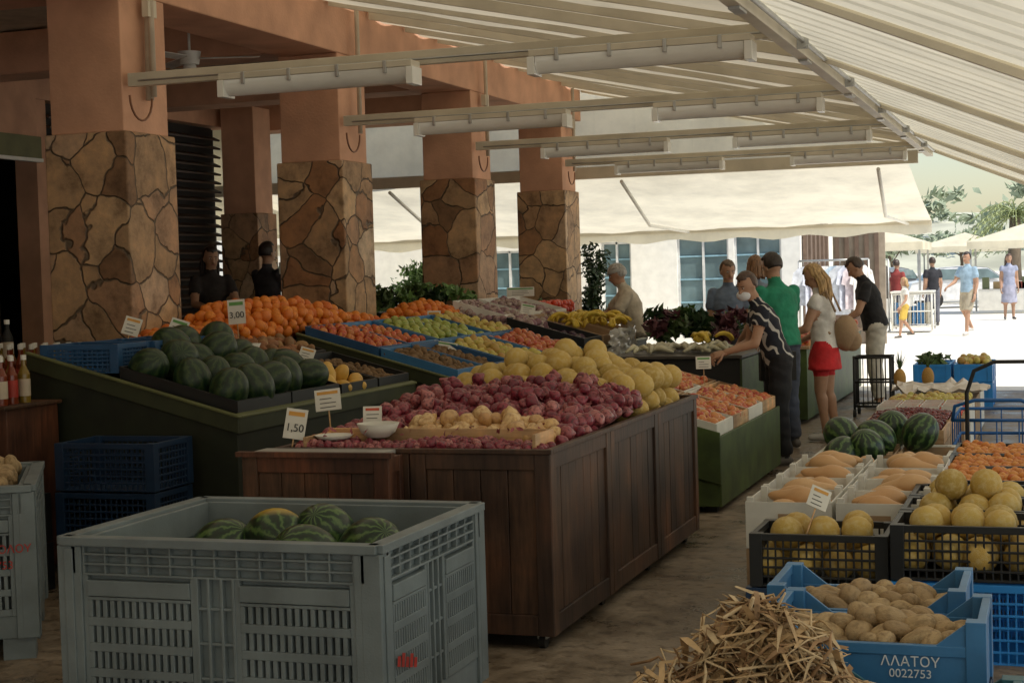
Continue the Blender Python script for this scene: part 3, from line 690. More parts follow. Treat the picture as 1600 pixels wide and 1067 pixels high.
a.build('loose_onion_skins')
MEL=FM('galia_melon',[(.52,.33,.07),(.60,.41,.10),(.44,.29,.06)],.55,.35,9,(.62,.48,.22),.6,22)
zm=lambda u,v:.90+gauss(u,v,-2.8,8.95,.5,.5,.17)
xf=fill(-3.36,-2.1,8.4,9.5,zm,.073,3,.16,.1,.5,.98,.02)
xf+=[((-2.75,8.95,1.19),(0,0,0),(.075,)*3),((-2.6,9.05,1.18),(1,0,0),(.072,)*3),((-3.0,8.78,1.15),(1,.3,0),(.073,)*3)]
scatter('galia_melon_pile',T_ROUND,xf,MEL)
a=MB()
def bowl(mb,c,r,h,m):
    prof=[(0.5*r,0),(.8*r,.35*h),(r,h),(.96*r,h),(.74*r,.38*h),(.4*r,.1*h)]; n=24; vs=[(c[0]+q[0]*math.cos(2*math.pi*i/n),c[1]+q[0]*math.sin(2*math.pi*i/n),c[2]+q[1]) for q in prof for i in range(n)]
    fs=[(j*n+i,j*n+(i+1)%n,(j+1)*n+(i+1)%n,(j+1)*n+i) for j in range(len(prof)-1) for i in range(n)]+[tuple(range(5*n,6*n))]; mb.add(vs,fs,m,True)
bowl(a,(-3.02,6.82,.91),.1,.065,WHITE); a.build('white_bowl')
a=MB(); bowl(a,(-3.2,6.72,.905),.09,.025,WHITE); a.build('white_dish')
# ---------------------------------------------------------------- sloped displays
def tray(mb,u0,u1,v0,v1,zf,h,m,t=.014):
    mb.slab(u0,u1,v0,v0+t,zf,0,h,m); mb.slab(u0,u1,v1-t,v1,zf,0,h,m)
    mb.slab(u0,u0+t,v0+t,v1-t,zf,0,h,m); mb.slab(u1-t,u1,v0+t,v1-t,zf,0,h,m)
    mb.slab(u0+t,u1-t,v0+t,v1-t,zf,0,.012,m)
def display(name,ul,uh,v0,v1,zl,slope,body=GREENDK,rim=OLRIM):
    zf=lambda u,v:zl+(ul-u)*slope
    e=empty(name); a=MB()
    a.slab(uh,ul-.02,v0+.02,v1-.02,zf,0,-.03,body,zb=.12)
    a.slab(uh,ul,v0,v0+.018,zf,-.06,.03,rim); a.slab(uh,ul,v1-.018,v1,zf,-.06,.03,rim)
    a.slab(ul-.018,ul,v0+.019,v1-.019,zf,-.06,.03,rim)
    ET=M('olive_edge_trim',(.12,.13,.05),.45)
    a.slab(uh,ul+.012,v0-.012,v0+.03,zf,.031,.045,ET); a.slab(ul-.03,ul+.012,v0+.031,v1,zf,.031,.045,ET)
    for y in (v0+.1,v1-.2):
        for x in (uh+.05,ul-.15): a.box(x,x+.07,y,y+.07,0,.12,BLACK)
    a.build('stand',e,bevel=.003); return zf,e
APRED=FM('red_apple',[(.35,.03,.02),(.50,.07,.03),(.42,.12,.04)],.28,.4,5,(.55,.25,.07))
NECT=FM('nectarine',[(.28,.025,.015),(.5,.08,.03),(.36,.03,.025),(.5,.2,.05)],.4,.5,5,(.6,.24,.05))
GRAPP=FM('green_apple',[(.24,.30,.05),(.34,.40,.08),(.20,.27,.04)],.3,.3,5,(.40,.34,.1))
ORNG=FM('orange_fruit',[(.64,.17,.015),(.74,.24,.02),(.58,.12,.01)],.42,.15,8,(.5,.1,.008),.35,40)
KIWI=FM('kiwi',[(.15,.085,.038),(.2,.115,.05),(.11,.065,.025)],.8,.3,8)
MANG=FM('yellow_mango',[(.60,.33,.05),(.68,.42,.09),(.5,.24,.04)],.45,.3,4,(.5,.3,.06))
PEARM=FM('yellow_pear',[(.50,.42,.08),(.56,.48,.12),(.40,.2,.05),(.42,.4,.08)],.45,.3,6,(.4,.26,.06))
GARL=FM('purple_garlic',[(.40,.31,.25),(.24,.12,.15),(.46,.40,.32),(.16,.06,.09)],.6,.4,6,(.16,.07,.09))
TOM=FM('tomato',[(.55,.04,.015),(.62,.07,.02)],.25,.15)
AUB=FM('aubergine',[(.02,.006,.02),(.04,.01,.03)],.25,.1)
zA,eA=display('sloped_display_stand',-4.37,-5.75,7.94,10.55,.86,.27)
a=MB(); tray(a,-5.16,-4.4,8.0,8.66,zA,.11,BLACKPL); tray(a,-5.16,-4.4,8.68,9.34,zA,.11,BLACKPL); tray(a,-5.0,-4.4,9.38,9.95,zA,.1,BLACKPL); tray(a,-5.0,-4.4,9.98,10.5,zA,.1,BLACKPL); tray(a,-5.68,-5.04,9.4,10.5,zA,.1,BLACKPL); a.build('black_produce_trays')
def crate(name,u0,v0,z0,w,d,h,m,rot=0,solid=False,rows=5,parent=None,notch=0):
    a=MB(); t=.012
    T=Matrix.Translation((u0+w/2,v0+d/2,z0))@Matrix.Rotation(rot,4,'Z')@Matrix.Translation((-w/2,-d/2,0))
    a.box(t,w-t,t,d-t,0,.012,m,T)
    hn=h-notch
    for (x0,x1,y0,y1,ax) in [(0,w,0,t,0),(0,w,d-t,d,0),(0,t,t,d-t,1),(w-t,w,t,d-t,1)]:
        hh=hn if ax==0 else h
        L_=w if ax==0 else d
        if solid: a.box(x0,x1,y0,y1,0,hh-.03,m,T)
        else:
            for r in range(rows):
                z=r*(hh-.03)/rows; a.box(x0,x1,y0,y1,z,z+.010,m,T)
            n=int(L_/.032)
            for i in range(n+1):
                s=i*(L_-.008)/n
                if ax==0: a.box(s,s+.008,y0+.002,y1-.002,.0,hh-.03,m,T)
                else: a.box(x0+.002,x1-.002,min(d-.02,s+.005),min(d-.012,s+.013),.0,hh-.03,m,T)
        if ax==0: a.box(x0-.006,x1+.006,y0-.006,y1+.006,hh-.03,hh,m,T)
        else: a.box(x0-.006,x1+.006,y0+.0065,y1-.0065,hh-.03,hh,m,T)
    for x in (0,w-.04):
        for y in (0,d-.04): a.box(x-.008,x+.048,y-.008,y+.048,.001,h+.001,m,T)
    if notch:
        for y in (0,d-t):
            for x0,x1 in ((.04,.13),(w-.04,w-.13)):
                p=[(x0,y,hn-.02),(x1,y,hn-.02),(x1,y+t,hn-.02),(x0,y+t,hn-.02),(x0,y,h),(x1,y,hn),(x1,y+t,hn),(x0,y+t,h)]
                if x1<x0: p=[p[1],p[0],p[3],p[2],p[5],p[4],p[7],p[6]]
                a.hexa([tuple(T@Vector(q)) for q in p],m)
    return a.build(name,parent,bevel=.002)
crate('blue_plastic_crate',-5.70,8.02,1.14,.50,.38,.17,BLUEMD,rows=6,rot=.05); crate('blue_plastic_crate',-5.68,8.42,1.15,.5,.4,.16,BLUEMD,rows=6); crate('blue_plastic_crate',-5.72,8.86,1.16,.5,.36,.15,BLUEMD,rows=5)
xf=[]
for i in range(3):
    for j in range(5): xf.append(((-5.02+i*.24+R(-.03,.03),8.14+j*.25+R(-.03,.03),zA(-5.02+i*.24,0)+.12+R(0,.03)),(R(0,6),R(-.5,.5),R(-2.,2)),(.118*R(.9,1.06),)*3))
for (u,v,z) in [(-5.18,8.62,1.26),(-5.3,8.95,1.27),(-5.0,8.85,1.22),(-5.2,9.2,1.27),(-4.68,9.14,1.10),(-5.0,8.4,1.20)]:
    xf.append(((u,v,z),(R(0,6),R(-.4,.4),R(-1,1)),(.118,)*3))
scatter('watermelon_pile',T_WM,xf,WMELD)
scatter('mango_pile',T_POT,fill(-4.98,-4.42,9.4,9.93,lambda u,v:zA(u,v)+.02,.055,2,.2),MANG)
scatter('kiwi_pile',T_POT,fill(-4.98,-4.42,10.0,10.48,lambda u,v:zA(u,v)+.02,.028,2,.2),KIWI)
scatter('sweet_potato_pile',T_POT,fill(-5.66,-5.06,9.42,10.48,lambda u,v:zA(u,v)+.04,.042,2,.3),FM('sweet_potato',[(.3,.12,.05),(.2,.11,.05),(.35,.2,.08)],.7,.3))
zO=lambda u,v:1.20+gauss(u,v,-5.75,11.0,.5,1.3,.20)+.04*noise.noise(Vector((u*3,v*3,0)))
a=MB(); a.slab(-6.0,-5.4,9.4,12.75,lambda u,v:1.20,0,-.02,GREENDK,zb=.1); a.build('orange_display_bench')
scatter('orange_pile',T_ROUND,fill(-6.0,-5.42,9.4,12.7,zO,.043,3,.4,.14)+fill(-5.93,-5.6,10.0,12.0,lambda u,v:zO(u,v)+.05,.043,1,.5,skip=.3),ORNG)
zB,eB=display('sloped_display_stand',-4.1,-5.4,10.75,14.0,.85,.28)
a=MB()
TB=[(-5.35,-4.76,10.8,11.38),(-5.35,-4.76,11.40,12.0),(-4.74,-4.14,10.8,11.36),(-4.74,-4.14,11.38,11.95),(-5.35,-4.76,12.04,12.66),(-5.35,-4.76,12.68,13.3),(-5.35,-4.76,13.32,13.95),(-4.74,-4.14,12,12.95),(-4.74,-4.14,13,13.95)]
for i,(u0,u1,v0,v1) in enumerate(TB): tray(a,u0,u1,v0,v1,zB,.105,BLUEPL if i%3 else BLUEMD)
a.build('blue_produce_trays')
B2=lambda u,v:zB(u,v)+.02+.03*math.sin(v*2.4)**2+.03*noise.noise(Vector((u*4,v*4,0)))
def fillt(i,zf,r,**k): u0,u1,v0,v1=TB[i]; return fill(u0+.015,u1-.015,v0+.015,v1-.015,zf,r,2,**k)
scatter('nectarine_pile',T_APPLE,fillt(0,B2,.04)+fillt(1,B2,.037),NECT)
scatter('kiwi_pile',T_POT,fillt(2,B2,.03)+fillt(3,B2,.03),KIWI)
scatter('green_apple_pile',T_APPLE,fillt(4,B2,.042)+fillt(5,B2,.042),GRAPP)
scatter('pear_pile',T_PEAR,fillt(7,B2,.04)+fillt(6,B2,.04),PEARM)
scatter('red_apple_pile',T_APPLE,fillt(8,B2,.042),APRED)
a=MB(); a.slab(-6.0,-5.42,13.65,16.3,lambda u,v:1.2,0,-.02,GREENDK,zb=.1); a.build('fruit_bench')
scatter('orange_pile',T_ROUND,fill(-6.0,-5.45,13.65,14.7,lambda u,v:1.2+gauss(u,v,-5.8,14.2,.3,.6,.15),.042,3),ORNG)
scatter('green_apple_pile',T_APPLE,fill(-6.0,-5.45,14.75,16.2,lambda u,v:1.2+gauss(u,v,-5.8,15.2,.3,.6,.08),.042,2),GRAPP)
a=MB()
for i in range(16): leaves(a,(R(-6.6,-6.0),R(14.7,16.2),1.38+R(0,.14)),(.14,.14,.1),50,.06,random.choice([LEAF,LEAFD,LEAFB]),.3)
a.box(-6.7,-6.02,14.6,16.3,.1,1.3,GREENDK); a.build('leafy_herb_stand')
zC,eC=display('sloped_display_stand',-4.2,-5.6,14.3,16.6,.88,.28)
scatter('garlic_pile',T_ONION,fill(-5.55,-4.75,14.35,16.4,lambda u,v:zC(u,v)+.03+.07*math.sin(v*3.1)**2,.036,2,.5,.35),GARL)
scatter('aubergine_pile',T_PEAR,fill(-4.75,-4.25,14.35,15.0,zC,.05,2),AUB)
scatter('tomato_pile',T_APPLE,fill(-5.9,-5.2,16.5,17.4,lambda u,v:1.26,.04,2),TOM)
a=MB()
for v in (14.33,14.98,15.65): tray(a,-4.98,-4.22,v,v+.6,lambda u,v:zC(u,v)+.02,.12,CARD if v>14.9 else BLACKPL)
for v in (14.4,15.1,15.8): tray(a,-5.55,-5.02,v,v+.6,lambda u,v:zC(u,v)+.02,.13,WHITE)
a.build('fruit_cartons')
BAN=M('banana_skin',(.58,.40,.04),.5,var=.25,scale=15)
def bananas(name,lst):
    a=MB()
    for (u,v,z,rz) in lst:
        n=5
        for i in range(n):
            T=Matrix.Translation((u,v,z))@Matrix.Rotation(rz,4,'Z')@Matrix.Rotation((i-n/2)*.22,4,'X')
            pts=[T@Vector((.10*math.cos(t),(i-2)*.016,.085*math.sin(t)-.03)) for t in [.15+2.3*k/8 for k in range(9)]]
            a.tube(pts,[.006,.012,.017,.019,.019,.018,.016,.010,.006],BAN,7)
    a.build(name)
bananas('banana_bunches',[(R(-4.9,-4.25),R(15.0,16.2),zC(-4.55,0)+.15+R(-.03,.06),R(0,6)) for i in range(40)])
a=MB(); vs=[]; n=16
for j in range(n+1):
    for i in range(n+1):
        u=-4.16+.05*noise.noise(Vector((i*.6,j*.6,0))); vs.append((u+.02*(j/n),14.95+1.0*i/n,.72+.36*j/n+.03*noise.noise(Vector((i*.5,3,j*.5)))))
a.add(vs,[(j*(n+1)+i,j*(n+1)+i+1,(j+1)*(n+1)+i+1,(j+1)*(n+1)+i) for j in range(n) for i in range(n)],M('clear_plastic_bag',(.55,.52,.47),.15,var=.2),True); a.build('plastic_sheet_liner')
zG=lambda u,v:.50+(-2.17-u)*.27
a=MB(); a.slab(-3.15,-2.19,10.52,12.9,zG,0,-.02,GREEN,zb=.05)
a.slab(-3.15,-2.17,10.5,10.519,zG,-.3,.05,GREEN); a.box(-2.189,-2.17,10.52,12.9,.05,.52,GREEN)
for v in (10.6,11.7,12.75): a.box(-2.3,-2.22,v,v+.07,0,.05,BLACK); 
a.build('green_low_bench',bevel=.003)
a=MB()
for i in range(4):
    for (u0,u1) in ((-2.66,-2.2),(-3.13,-2.68)): tray(a,u0,u1,10.55+i*.585,11.12+i*.585,zG,.095,PINE if i%2 else WHITE,.012)
a.build('apple_cartons')
AP2=FM('striped_apple',[(.42,.035,.02),(.55,.12,.04),(.56,.22,.07),(.42,.05,.03),(.3,.02,.015)],.3,.5,5,(.6,.32,.1))
xf=[]
for i in range(4):
    for (u0,u1) in ((-2.64,-2.22),(-3.11,-2.70)): xf+=fill(u0,u1,10.57+i*.585,11.10+i*.585,lambda u,v:zG(u,v)+.03,.042,2,.3,.12)
scatter('red_apple_pile',T_APPLE,xf,AP2)
a=MB(); a.box(-3.95,-2.78,14.42,16.4,.05,.82,BLACK); a.box(-3.98,-2.75,14.38,16.42,.821,.85,M('dark_table_top',(.06,.05,.04),.5)); a.box(-2.779,-2.76,14.42,16.4,.05,.81,GREEN)
a.build('dark_produce_table',bevel=.004)
a=MB()
for i in range(34):
    u=R(-3.85,-2.95);v=R(14.5,15.4); T=R(0,3.1); a.tube([(u-.13*math.cos(T),v-.13*math.sin(T),.88),(u,v,.9+R(0,.03)),(u+.13*math.cos(T),v+.13*math.sin(T),.89)],[.012,.028,.014],M('bagged_corn',(.5,.47,.33),.3,var=.3),8)
a.build('bagged_corn')
bananas('banana_bunches',[(R(-3.3,-2.9),R(14.55,15.1),.97,R(0,6)) for i in range(7)])
a=MB(); RL=M('red_lettuce',(.10,.03,.04),.5,var=.5)
for i in range(26):
    u=R(-4.0,-3.0);v=R(15.5,16.6); leaves(a,(u,v,.98+R(0,.2)),(.16,.16,.12),70,.07,random.choice([LEAF,LEAFB,LEAFD,RL]),.3)
a.build('leafy_greens_pile')
a=MB(); a.box(-3.0,-2.5,16.6,21.3,.05,.78,GREEN); a.box(-3.02,-2.47,16.58,21.32,.781,.81,CARD); a.build('green_bench',bevel=.004)
scatter('red_apple_pile',T_APPLE,fill(-3.0,-2.5,16.7,21.2,lambda u,v:.83,.045,2),NECT)
a=MB()
for i in range(30): leaves(a,(R(-6.9,-5.6),R(17.6,19),1.1+R(0,.15)),(.15,.15,.1),40,.06,random.choice([LEAF,LEAFD]),.3)
a.build('herb_bundles')
for k in range(3):
    crate('dark_blue_crate',-5.2+R(-.02,.02),7.42,.0+k*.27,.6,.4,.26,BLUEDK,rows=6,rot=R(-.03,.03))
for k in range(2):
    crate('dark_blue_crate',-5.85+R(-.02,.02),7.0,.0+k*.27,.6,.4,.26,BLACKPL,rows=6,rot=R(-.03,.03))
a=MB(); a.box(-7.4,-5.52,7.42,7.9,.05,.98,WDRED); a.box(-7.42,-5.5,7.38,7.92,.981,1.0,WD[1]); a.box(-7.6,-5.8,8.3,9.2,.05,1.0,WD[0]); a.box(-7.6,-6.7,9.0,9.2,1.001,1.14,WD[0]); a.build('bottle_counter',bevel=.004)
a=MB(); CP=M('white_cap',(.7,.68,.62),.4); OC=M('orange_cap',(.65,.22,.02),.4); GLB=M('amber_bottle',(.16,.03,.01),.12); GLO=M('oil_bottle',(.2,.13,.02),.12); LB=M('paper_label',(.5,.42,.32),.6); LR=M('red_label',(.35,.03,.02),.5)
def bottle(mb,u,v,z,h,r,g,c,l):
    mb.cyl((u,v,z),(u,v,z+h*.6),r,r,g,12); mb.cyl((u,v,z+h*.6),(u,v,z+h*.78),r,r*.4,g,12); mb.cyl((u,v,z+h*.78),(u,v,z+h*.9),r*.4,r*.38,g,10); mb.cyl((u,v,z+h*.9),(u,v,z+h),r*.48,r*.48,c,10)
    mb.cyl((u,v,z+h*.14),(u,v,z+h*.5),r*1.02,r*1.02,l,12)
for i in range(22):
    for j in range(3): bottle(a,-7.36+i*.084+R(-.008,.008),7.48+j*.11,1.001,.27,.034,random.choice([GLB,GLB,GLO]),CP,random.choice([LR,LB]))
for i in range(20):
    for j in range(3): bottle(a,-7.5+i*.086+R(-.006,.006),8.4+j*.13,1.001,.30,.035,random.choice([GLB,GLB,GLO]),CP,random.choice([LR,LB]))
for i in range(10): bottle(a,-7.55+i*.09,9.1+R(-.01,.01),1.141,.30,.038,random.choice([GLB,BLACK,GLO]),OC if i%3 else CP,random.choice([LR,LB]))
a.build('sauce_bottles')
# ---------------------------------------------------------------- price signs
def sign(u,v,z,w,h,rz,tilt,txt=None,rot2=0,stick=True):
    e=empty('price_sign'); T=Matrix.Translation((u,v,z))@Matrix.Rotation(rz,4,'Z')@Matrix.Rotation(tilt,4,'X')@Matrix.Rotation(rot2,4,'Y')
    a=MB(); a.box(-w/2,w/2,-.002,.002,0,h,WHITE,T); a.box(-w/2+.012,w/2-.012,-.0032,-.0022,h*.76,h*.9,random.choice([M('sign_green',(.12,.3,.08),.6),M('sign_red',(.5,.08,.04),.6),M('sign_orange',(.6,.3,.06),.6)]),T)
    if not txt:
        for k in range(3): a.box(-w*.32,w*R(.05,.35),-.0032,-.0022,h*(.14+.2*k),h*(.14+.2*k)+h*.035,INK,T)
    if stick: a.tube([T@Vector((0,.004,h*.3)),T@Vector((0,.004,-.16))],.004,PINE,5)
    a.build('card',e)
    if txt:
        o=text(txt,(0,0,0),(0,0,0),h*.36,INK,e,'price'); o.matrix_world=T@Matrix.Translation((0,-.0045,h*.36))@Matrix.Rotation(math.pi/2,4,'X')
sign(-3.36,6.62,.92,.10,.14,.25,-.2,'1,50',.15); sign(-3.5,7.3,.99,.13,.11,.3,-.3,None,-.1); sign(-3.12,6.98,.95,.09,.09,.3,-.25)
sign(-5.38,9.82,1.36,.12,.17,.3,-.12,'3,00',-.06); sign(-5.45,9.1,1.30,.12,.13,.4,-.35,None,.35); sign(-5.66,8.9,1.33,.11,.12,.4,-.3,None,.3)
sign(-4.68,11.9,1.04,.2,.09,.3,-.4,None,.2); sign(-1.02,6.93,.60,.09,.10,.5,-.5,None,.5); sign(-5.35,13.4,1.2,.12,.14,.3,-.2); sign(-5.0,15.0,1.25,.14,.1,.3,-.3,None,.2)
sign(-5.6,16.6,1.4,.3,.1,.3,-.1); sign(-2.7,12.5,.85,.12,.1,.3,-.2); sign(-4.62,9.3,1.13,.1,.09,.3,-.4,None,.3)
a=MB(); bowl(a,(-5.0,9.2,1.17),.11,.08,WHITE); a.build('white_bowl')
# ---------------------------------------------------------------- right-hand row of crates
for (u,v,z,nm) in [(-.82,4.60,.40,1),(-.90,5.08,.39,2)]:
    crate('blue_plastic_crate',u,v,0,.6,.4,z-.005,BLUEDK,solid=True)
    c=crate('blue_potato_crate',u,v,z,.6,.4,.24,BLUEPL,solid=True,notch=.07)
    scatter('potatoes_in_crate',T_POT,fill(u+.03,u+.57,v+.03,v+.37,lambda a_,b_:z+.11+gauss(a_,b_,u+.32,v+.2,.2,.15,.05),.036,2,.4,.28,.6),POTM)
    if nm==1:
        text('ΛΛΑΤΟΥ',(u+.40,v-.008,z+.122),(math.pi/2,0,0),.040,WINK,c); text('0022753',(u+.40,v-.008,z+.088),(math.pi/2,0,0),.034,WINK,c)
crate('teal_plastic_crate',-.62,4.12,.30,.5,.38,.22,TEAL,solid=True,notch=.06); crate('teal_plastic_crate',-.62,4.12,0,.5,.38,.295,TEAL,solid=True)
crate('dark_crate',-1.02,3.95,0,.6,.42,.50,BLUEDK,solid=True)
ST=[M('dry_stalk_a',(.46,.31,.16),.8,var=.3,scale=20),M('dry_stalk_b',(.30,.18,.09),.8,var=.3,scale=20),M('dry_stalk_c',(.56,.42,.25),.8,var=.2,scale=20)]
a=MB()
for i in range(860):
    r=abs(random.gauss(0,.13)); t=R(0,6.28); c=Vector((-.78+r*math.cos(t)*1.25,4.2+r*math.sin(t)*.9,0)); z=.42+.32*math.exp(-(r/.22)**2)*R(.5,1)
    d=Vector((R(-1,1),R(-1,1),R(-.4,.55))).normalized(); L_=R(.08,.2); c.z=z; k=Vector((R(-.06,.06),R(-.06,.06),R(-.02,.06)))
    w=R(.0025,.006); pts=[c-d*L_*.6,c-d*L_*.2+k*.6,c+k,c+d*L_*.3+k*.5,c+d*L_*.7-Vector((0,0,.03))]
    if random.random()<.45: a.tube(pts,[w*.8,w,w*.8,w*.6,w*.3],random.choice(ST),5)
    else:
        sd=d.cross(Vector((R(-.4,.4),R(-.4,.4),1))).normalized()*w*2.1; vs=[]
        for q,kk in zip(pts,(.6,1,1,.8,.1)): vs+= [q-sd*kk,q+sd*kk+Vector((0,0,w*R(-1,1)))]
        a.add(vs,[(2*j,2*j+1,2*j+3,2*j+2) for j in range(4)],random.choice(ST),True)
a.build('dried_garlic_stalk_heap')
scatter('garlic_bulbs',T_ONION,[((-.8+random.gauss(0,.10),4.2+random.gauss(0,.08),.50+R(0,.08)),(R(0,6),R(-3,3),R(-3,3)),(.022,)*3) for i in range(50)],FM('dry_garlic',[(.45,.33,.22),(.52,.40,.28),(.38,.24,.16)],.7,.4,5,(.3,.18,.12)))
crate('dark_blue_crate',-1.30,6.8,0,.58,.4,.27,BLUEDK,rows=6); crate('black_melon_crate',-1.28,6.8,.275,.57,.4,.23,BLACKPL,rows=5)
crate('bright_blue_crate',-.68,6.72,0,.62,.42,.33,BRBLUE,rows=6); crate('black_melon_crate',-.68,6.74,.335,.6,.4,.23,BLACKPL,rows=5)
crate('bright_blue_crate',-.66,7.18,0,.6,.4,.33,BRBLUE,rows=6); crate('black_melon_crate',-.68,7.18,.335,.6,.4,.23,BLACKPL,rows=5)
crate('black_melon_crate',-.68,7.62,.335,.6,.4,.23,BLACKPL,rows=5);crate('dark_blue_crate',-.66,7.62,0,.6,.4,.33,BLUEDK,rows=6)
xf=[]
for (u0,v0,z0,hp) in [(-1.28,6.8,.29,.0),(-.68,6.74,.35,.06),(-.68,7.18,.35,.12),(-.68,7.62,.33,.06)]:
    for l in range(2):
        for i in range(4 if l==0 else 3):
            for j in range(3 if l==0 else 2):
                if l==1 and random.random()<(.45 if hp==0 else .12): continue
                xf.append(((u0+.075+i*.143+l*.07+R(-.018,.018),v0+.075+j*.125+l*.06+R(-.018,.018),z0+.075+l*.12+R(0,.02)),(R(0,6),R(-1,1),R(-1,1)),(.071*R(.93,1.07),)*3))
    if hp>.1: 
        for i in range(2): xf.append(((u0+.2+i*.15,v0+.2+R(-.04,.04),z0+.075+.225),(R(0,6),0,0),(.072,)*3))
scatter('galia_melons_in_crates',T_ROUND,xf,MEL)
def carton(name,u0,v0,z0,w,d,h,m,flap=.0):
    a=MB(); t=.006
    a.box(u0,u0+w,v0,v0+t,z0,z0+h,m); a.box(u0,u0+w,v0+d-t,v0+d,z0,z0+h,m); a.box(u0,u0+t,v0+t,v0+d-t,z0,z0+h,m); a.box(u0+w-t,u0+w,v0+t,v0+d-t,z0,z0+h,m); a.box(u0+t,u0+w-t,v0+t,v0+d-t,z0,z0+.008,m)
    a.box(u0+w*.38,u0+w*.62,v0-.0015,v0-.0002,z0+h*.6,z0+h*.75,CARD)
    for (x,y) in ((u0+t,v0+t),(u0+w-t-.03,v0+t),(u0+t,v0+d-t-.03),(u0+w-t-.03,v0+d-t-.03)): a.box(x,x+.03,y,y+.03,z0+.01,z0+h+.02,m)
    a.build(name)
BUT=FM('butternut',[(.54,.30,.13),(.60,.37,.18),(.50,.27,.11)],.5,.2,5,(.46,.25,.1),.1)
xf=[]
for j in range(4):
    for i in range(2):
        u0=-1.42+i*.42; v0=7.42+j*.44; z0=.33
        carton('white_carton_box',u0,v0,z0,.4,.42,.22,WHITE); 
        for k in range(3): xf.append(((u0+.2+R(-.05,.05),v0+.09+k*.12,z0+.15+R(0,.07)),(R(-.6,.6)+(3.14 if k%2 else 0),R(-.3,.3),R(-.15,.15)),(.075,.07,.065)))
a=MB(); a.box(-1.42,-.6,7.42,9.2,.02,.325,CARD); a.build('carton_base_stack')
scatter('butternut_squash_pile',T_BUT,xf,BUT)
for j in range(3):
    for i in range(2): carton('cardboard_box',-1.45+i*.44,9.3+j*.55,.1,.42,.5,.32,CARD)
xf=[((u,v,z),(R(0,6),R(-.5,.5),R(-1.2,1.2)),(.118,)*3) for (u,v,z) in [(-1.42,10.9,.5),(-1.17,10.7,.5),(-1.1,11.05,.52),(-.9,10.85,.52),(-1.2,10.4,.46),(-1.35,10.35,.42)]]
scatter('watermelon_pile',T_WM,xf,WM('striped_watermelon_rind',.0,.9))
crate('white_crate',-1.55,10.2,.1,.85,1.0,.3,WHITE,solid=True)
scatter('squash_pile',T_BUT,[((R(-1.4,-.7),R(9.4,10.0),.42+R(0,.05)),(R(0,6),0,0),(.07,.06,.06)) for i in range(9)],BUT)
for v in (8.5,9.1,9.7): crate('black_fruit_crate',-.62,v,.34,.7,.55,.18,BLACKPL,rows=4)
a=MB(); a.box(-.62,.08,8.5,10.25,0,.335,CARD); a.build('carton_base_stack')
xf=[]
for v in (8.5,9.1,9.7): xf+=fill(-.60,.06,v+.02,v+.53,lambda u,v:.475+.02*noise.noise(Vector((u*5,v*5,0))),.028,2,.4)
scatter('apricot_pile',T_APPLE,xf,FM('apricot',[(.60,.22,.035),(.66,.30,.07),(.50,.13,.02)],.5,.2,5,(.5,.1,.025)))
CH=FM('cherry',[(.10,.006,.008),(.18,.012,.012),(.07,.004,.008)],.2,.1)
for (u0,v0,w,d) in [(-1.42,11.6,.62,.7),(-1.42,12.35,.62,.7)]:
    a=MB(); tray(a,u0,u0+w,v0,v0+d,lambda u,v:.36,.1,PINE); a.box(u0,u0+w,v0,v0+d,.02,.355,CARD); a.build('pine_fruit_tray')
    scatter('cherry_pile',T_SM,fill(u0+.02,u0+w-.02,v0+.02,v0+d-.02,lambda a_,b_:.44+gauss(a_,b_,u0+w/2,v0+d/2,.25,.3,.05),.017,2,.4,.1),CH)
a=MB(); 
for j in range(4): a.box(-1.45,-.75,13.2+j*.9,13.95+j*.9,.02,.40,WHITE if j%2 else CARD); 
a.build('stacked_cartons',bevel=.004)
e=empty('strawberry_punnets'); a=MB()
for i in range(4):
    for j in range(4): tray(a,-1.44+i*.17,-1.29+i*.17,13.25+j*.17,13.4+j*.17,lambda u,v:.402,.08,WHITE,.005)
a.build('boxes',e)
scatter('berries',T_SM,fill(-1.44,-.76,13.25,13.93,lambda u,v:.43,.02,2,skip=.2),TOM,e)
scatter('peach_pile',T_APPLE,fill(-1.44,-.76,14.15,14.85,lambda u,v:.40,.04,2),PEARM)
a=MB(); pm=M('crumpled_paper',(.62,.56,.5),.8); vs=[]; n=14
for j in range(n+1):
    for i in range(n+1): vs.append((-1.5+.85*i/n,15.0+.9*j/n,.47+.09*noise.noise(Vector((i*.55,j*.55,0)))+.03*noise.noise(Vector((i*1.7,j*1.7,5)))))
a.add(vs,[(j*(n+1)+i,j*(n+1)+i+1,(j+1)*(n+1)+i+1,(j+1)*(n+1)+i) for j in range(n) for i in range(n)],pm); a.build('crumpled_paper')
for (u,v) in ((-1.6,18.6),(-1.15,18.6),(-1.6,19.1),(-1.15,19.1)):
    crate('bright_blue_box',u,v,0,.4,.42,.28,BRBLUE,solid=True); crate('bright_blue_box',u,v,.285,.4,.42,.2,BRBLUE,solid=True)
a=MB(); leaves(a,(-1.4,18.8,.52),(.2,.2,.09),260,.06,LEAF,.2); a.build('herb_bunch')
scatter('peach_pile',T_APPLE,fill(-1.12,-.78,18.62,19.4,lambda u,v:.47,.045,2),PEARM)
a=MB()
for (u,v) in ((-1.5,15.9),(-1.25,16.1)):
    a.ell((u,v,.52),.06,.06,.1,M('pineapple',(.4,.22,.05),.7,bump=.8,bscale=90))
    for k in range(16):
        t=R(0,6.28); b_=Vector((u,v,.61)); d=Vector((math.cos(t),math.sin(t),0)); s=d.cross(Vector((0,0,1)))*.012; q=b_+d*R(.02,.1)+Vector((0,0,R(.1,.2))); a.add([b_-s,b_+s,q],[(0,1,2)],LEAF)
a.build('pineapples')
e=empty('blue_shopping_trolley'); a=MB(); u0,u1,v0,v1=-.72,-.14,11.3,12.2; TBL=M('trolley_blue',(.01,.10,.32),.4)
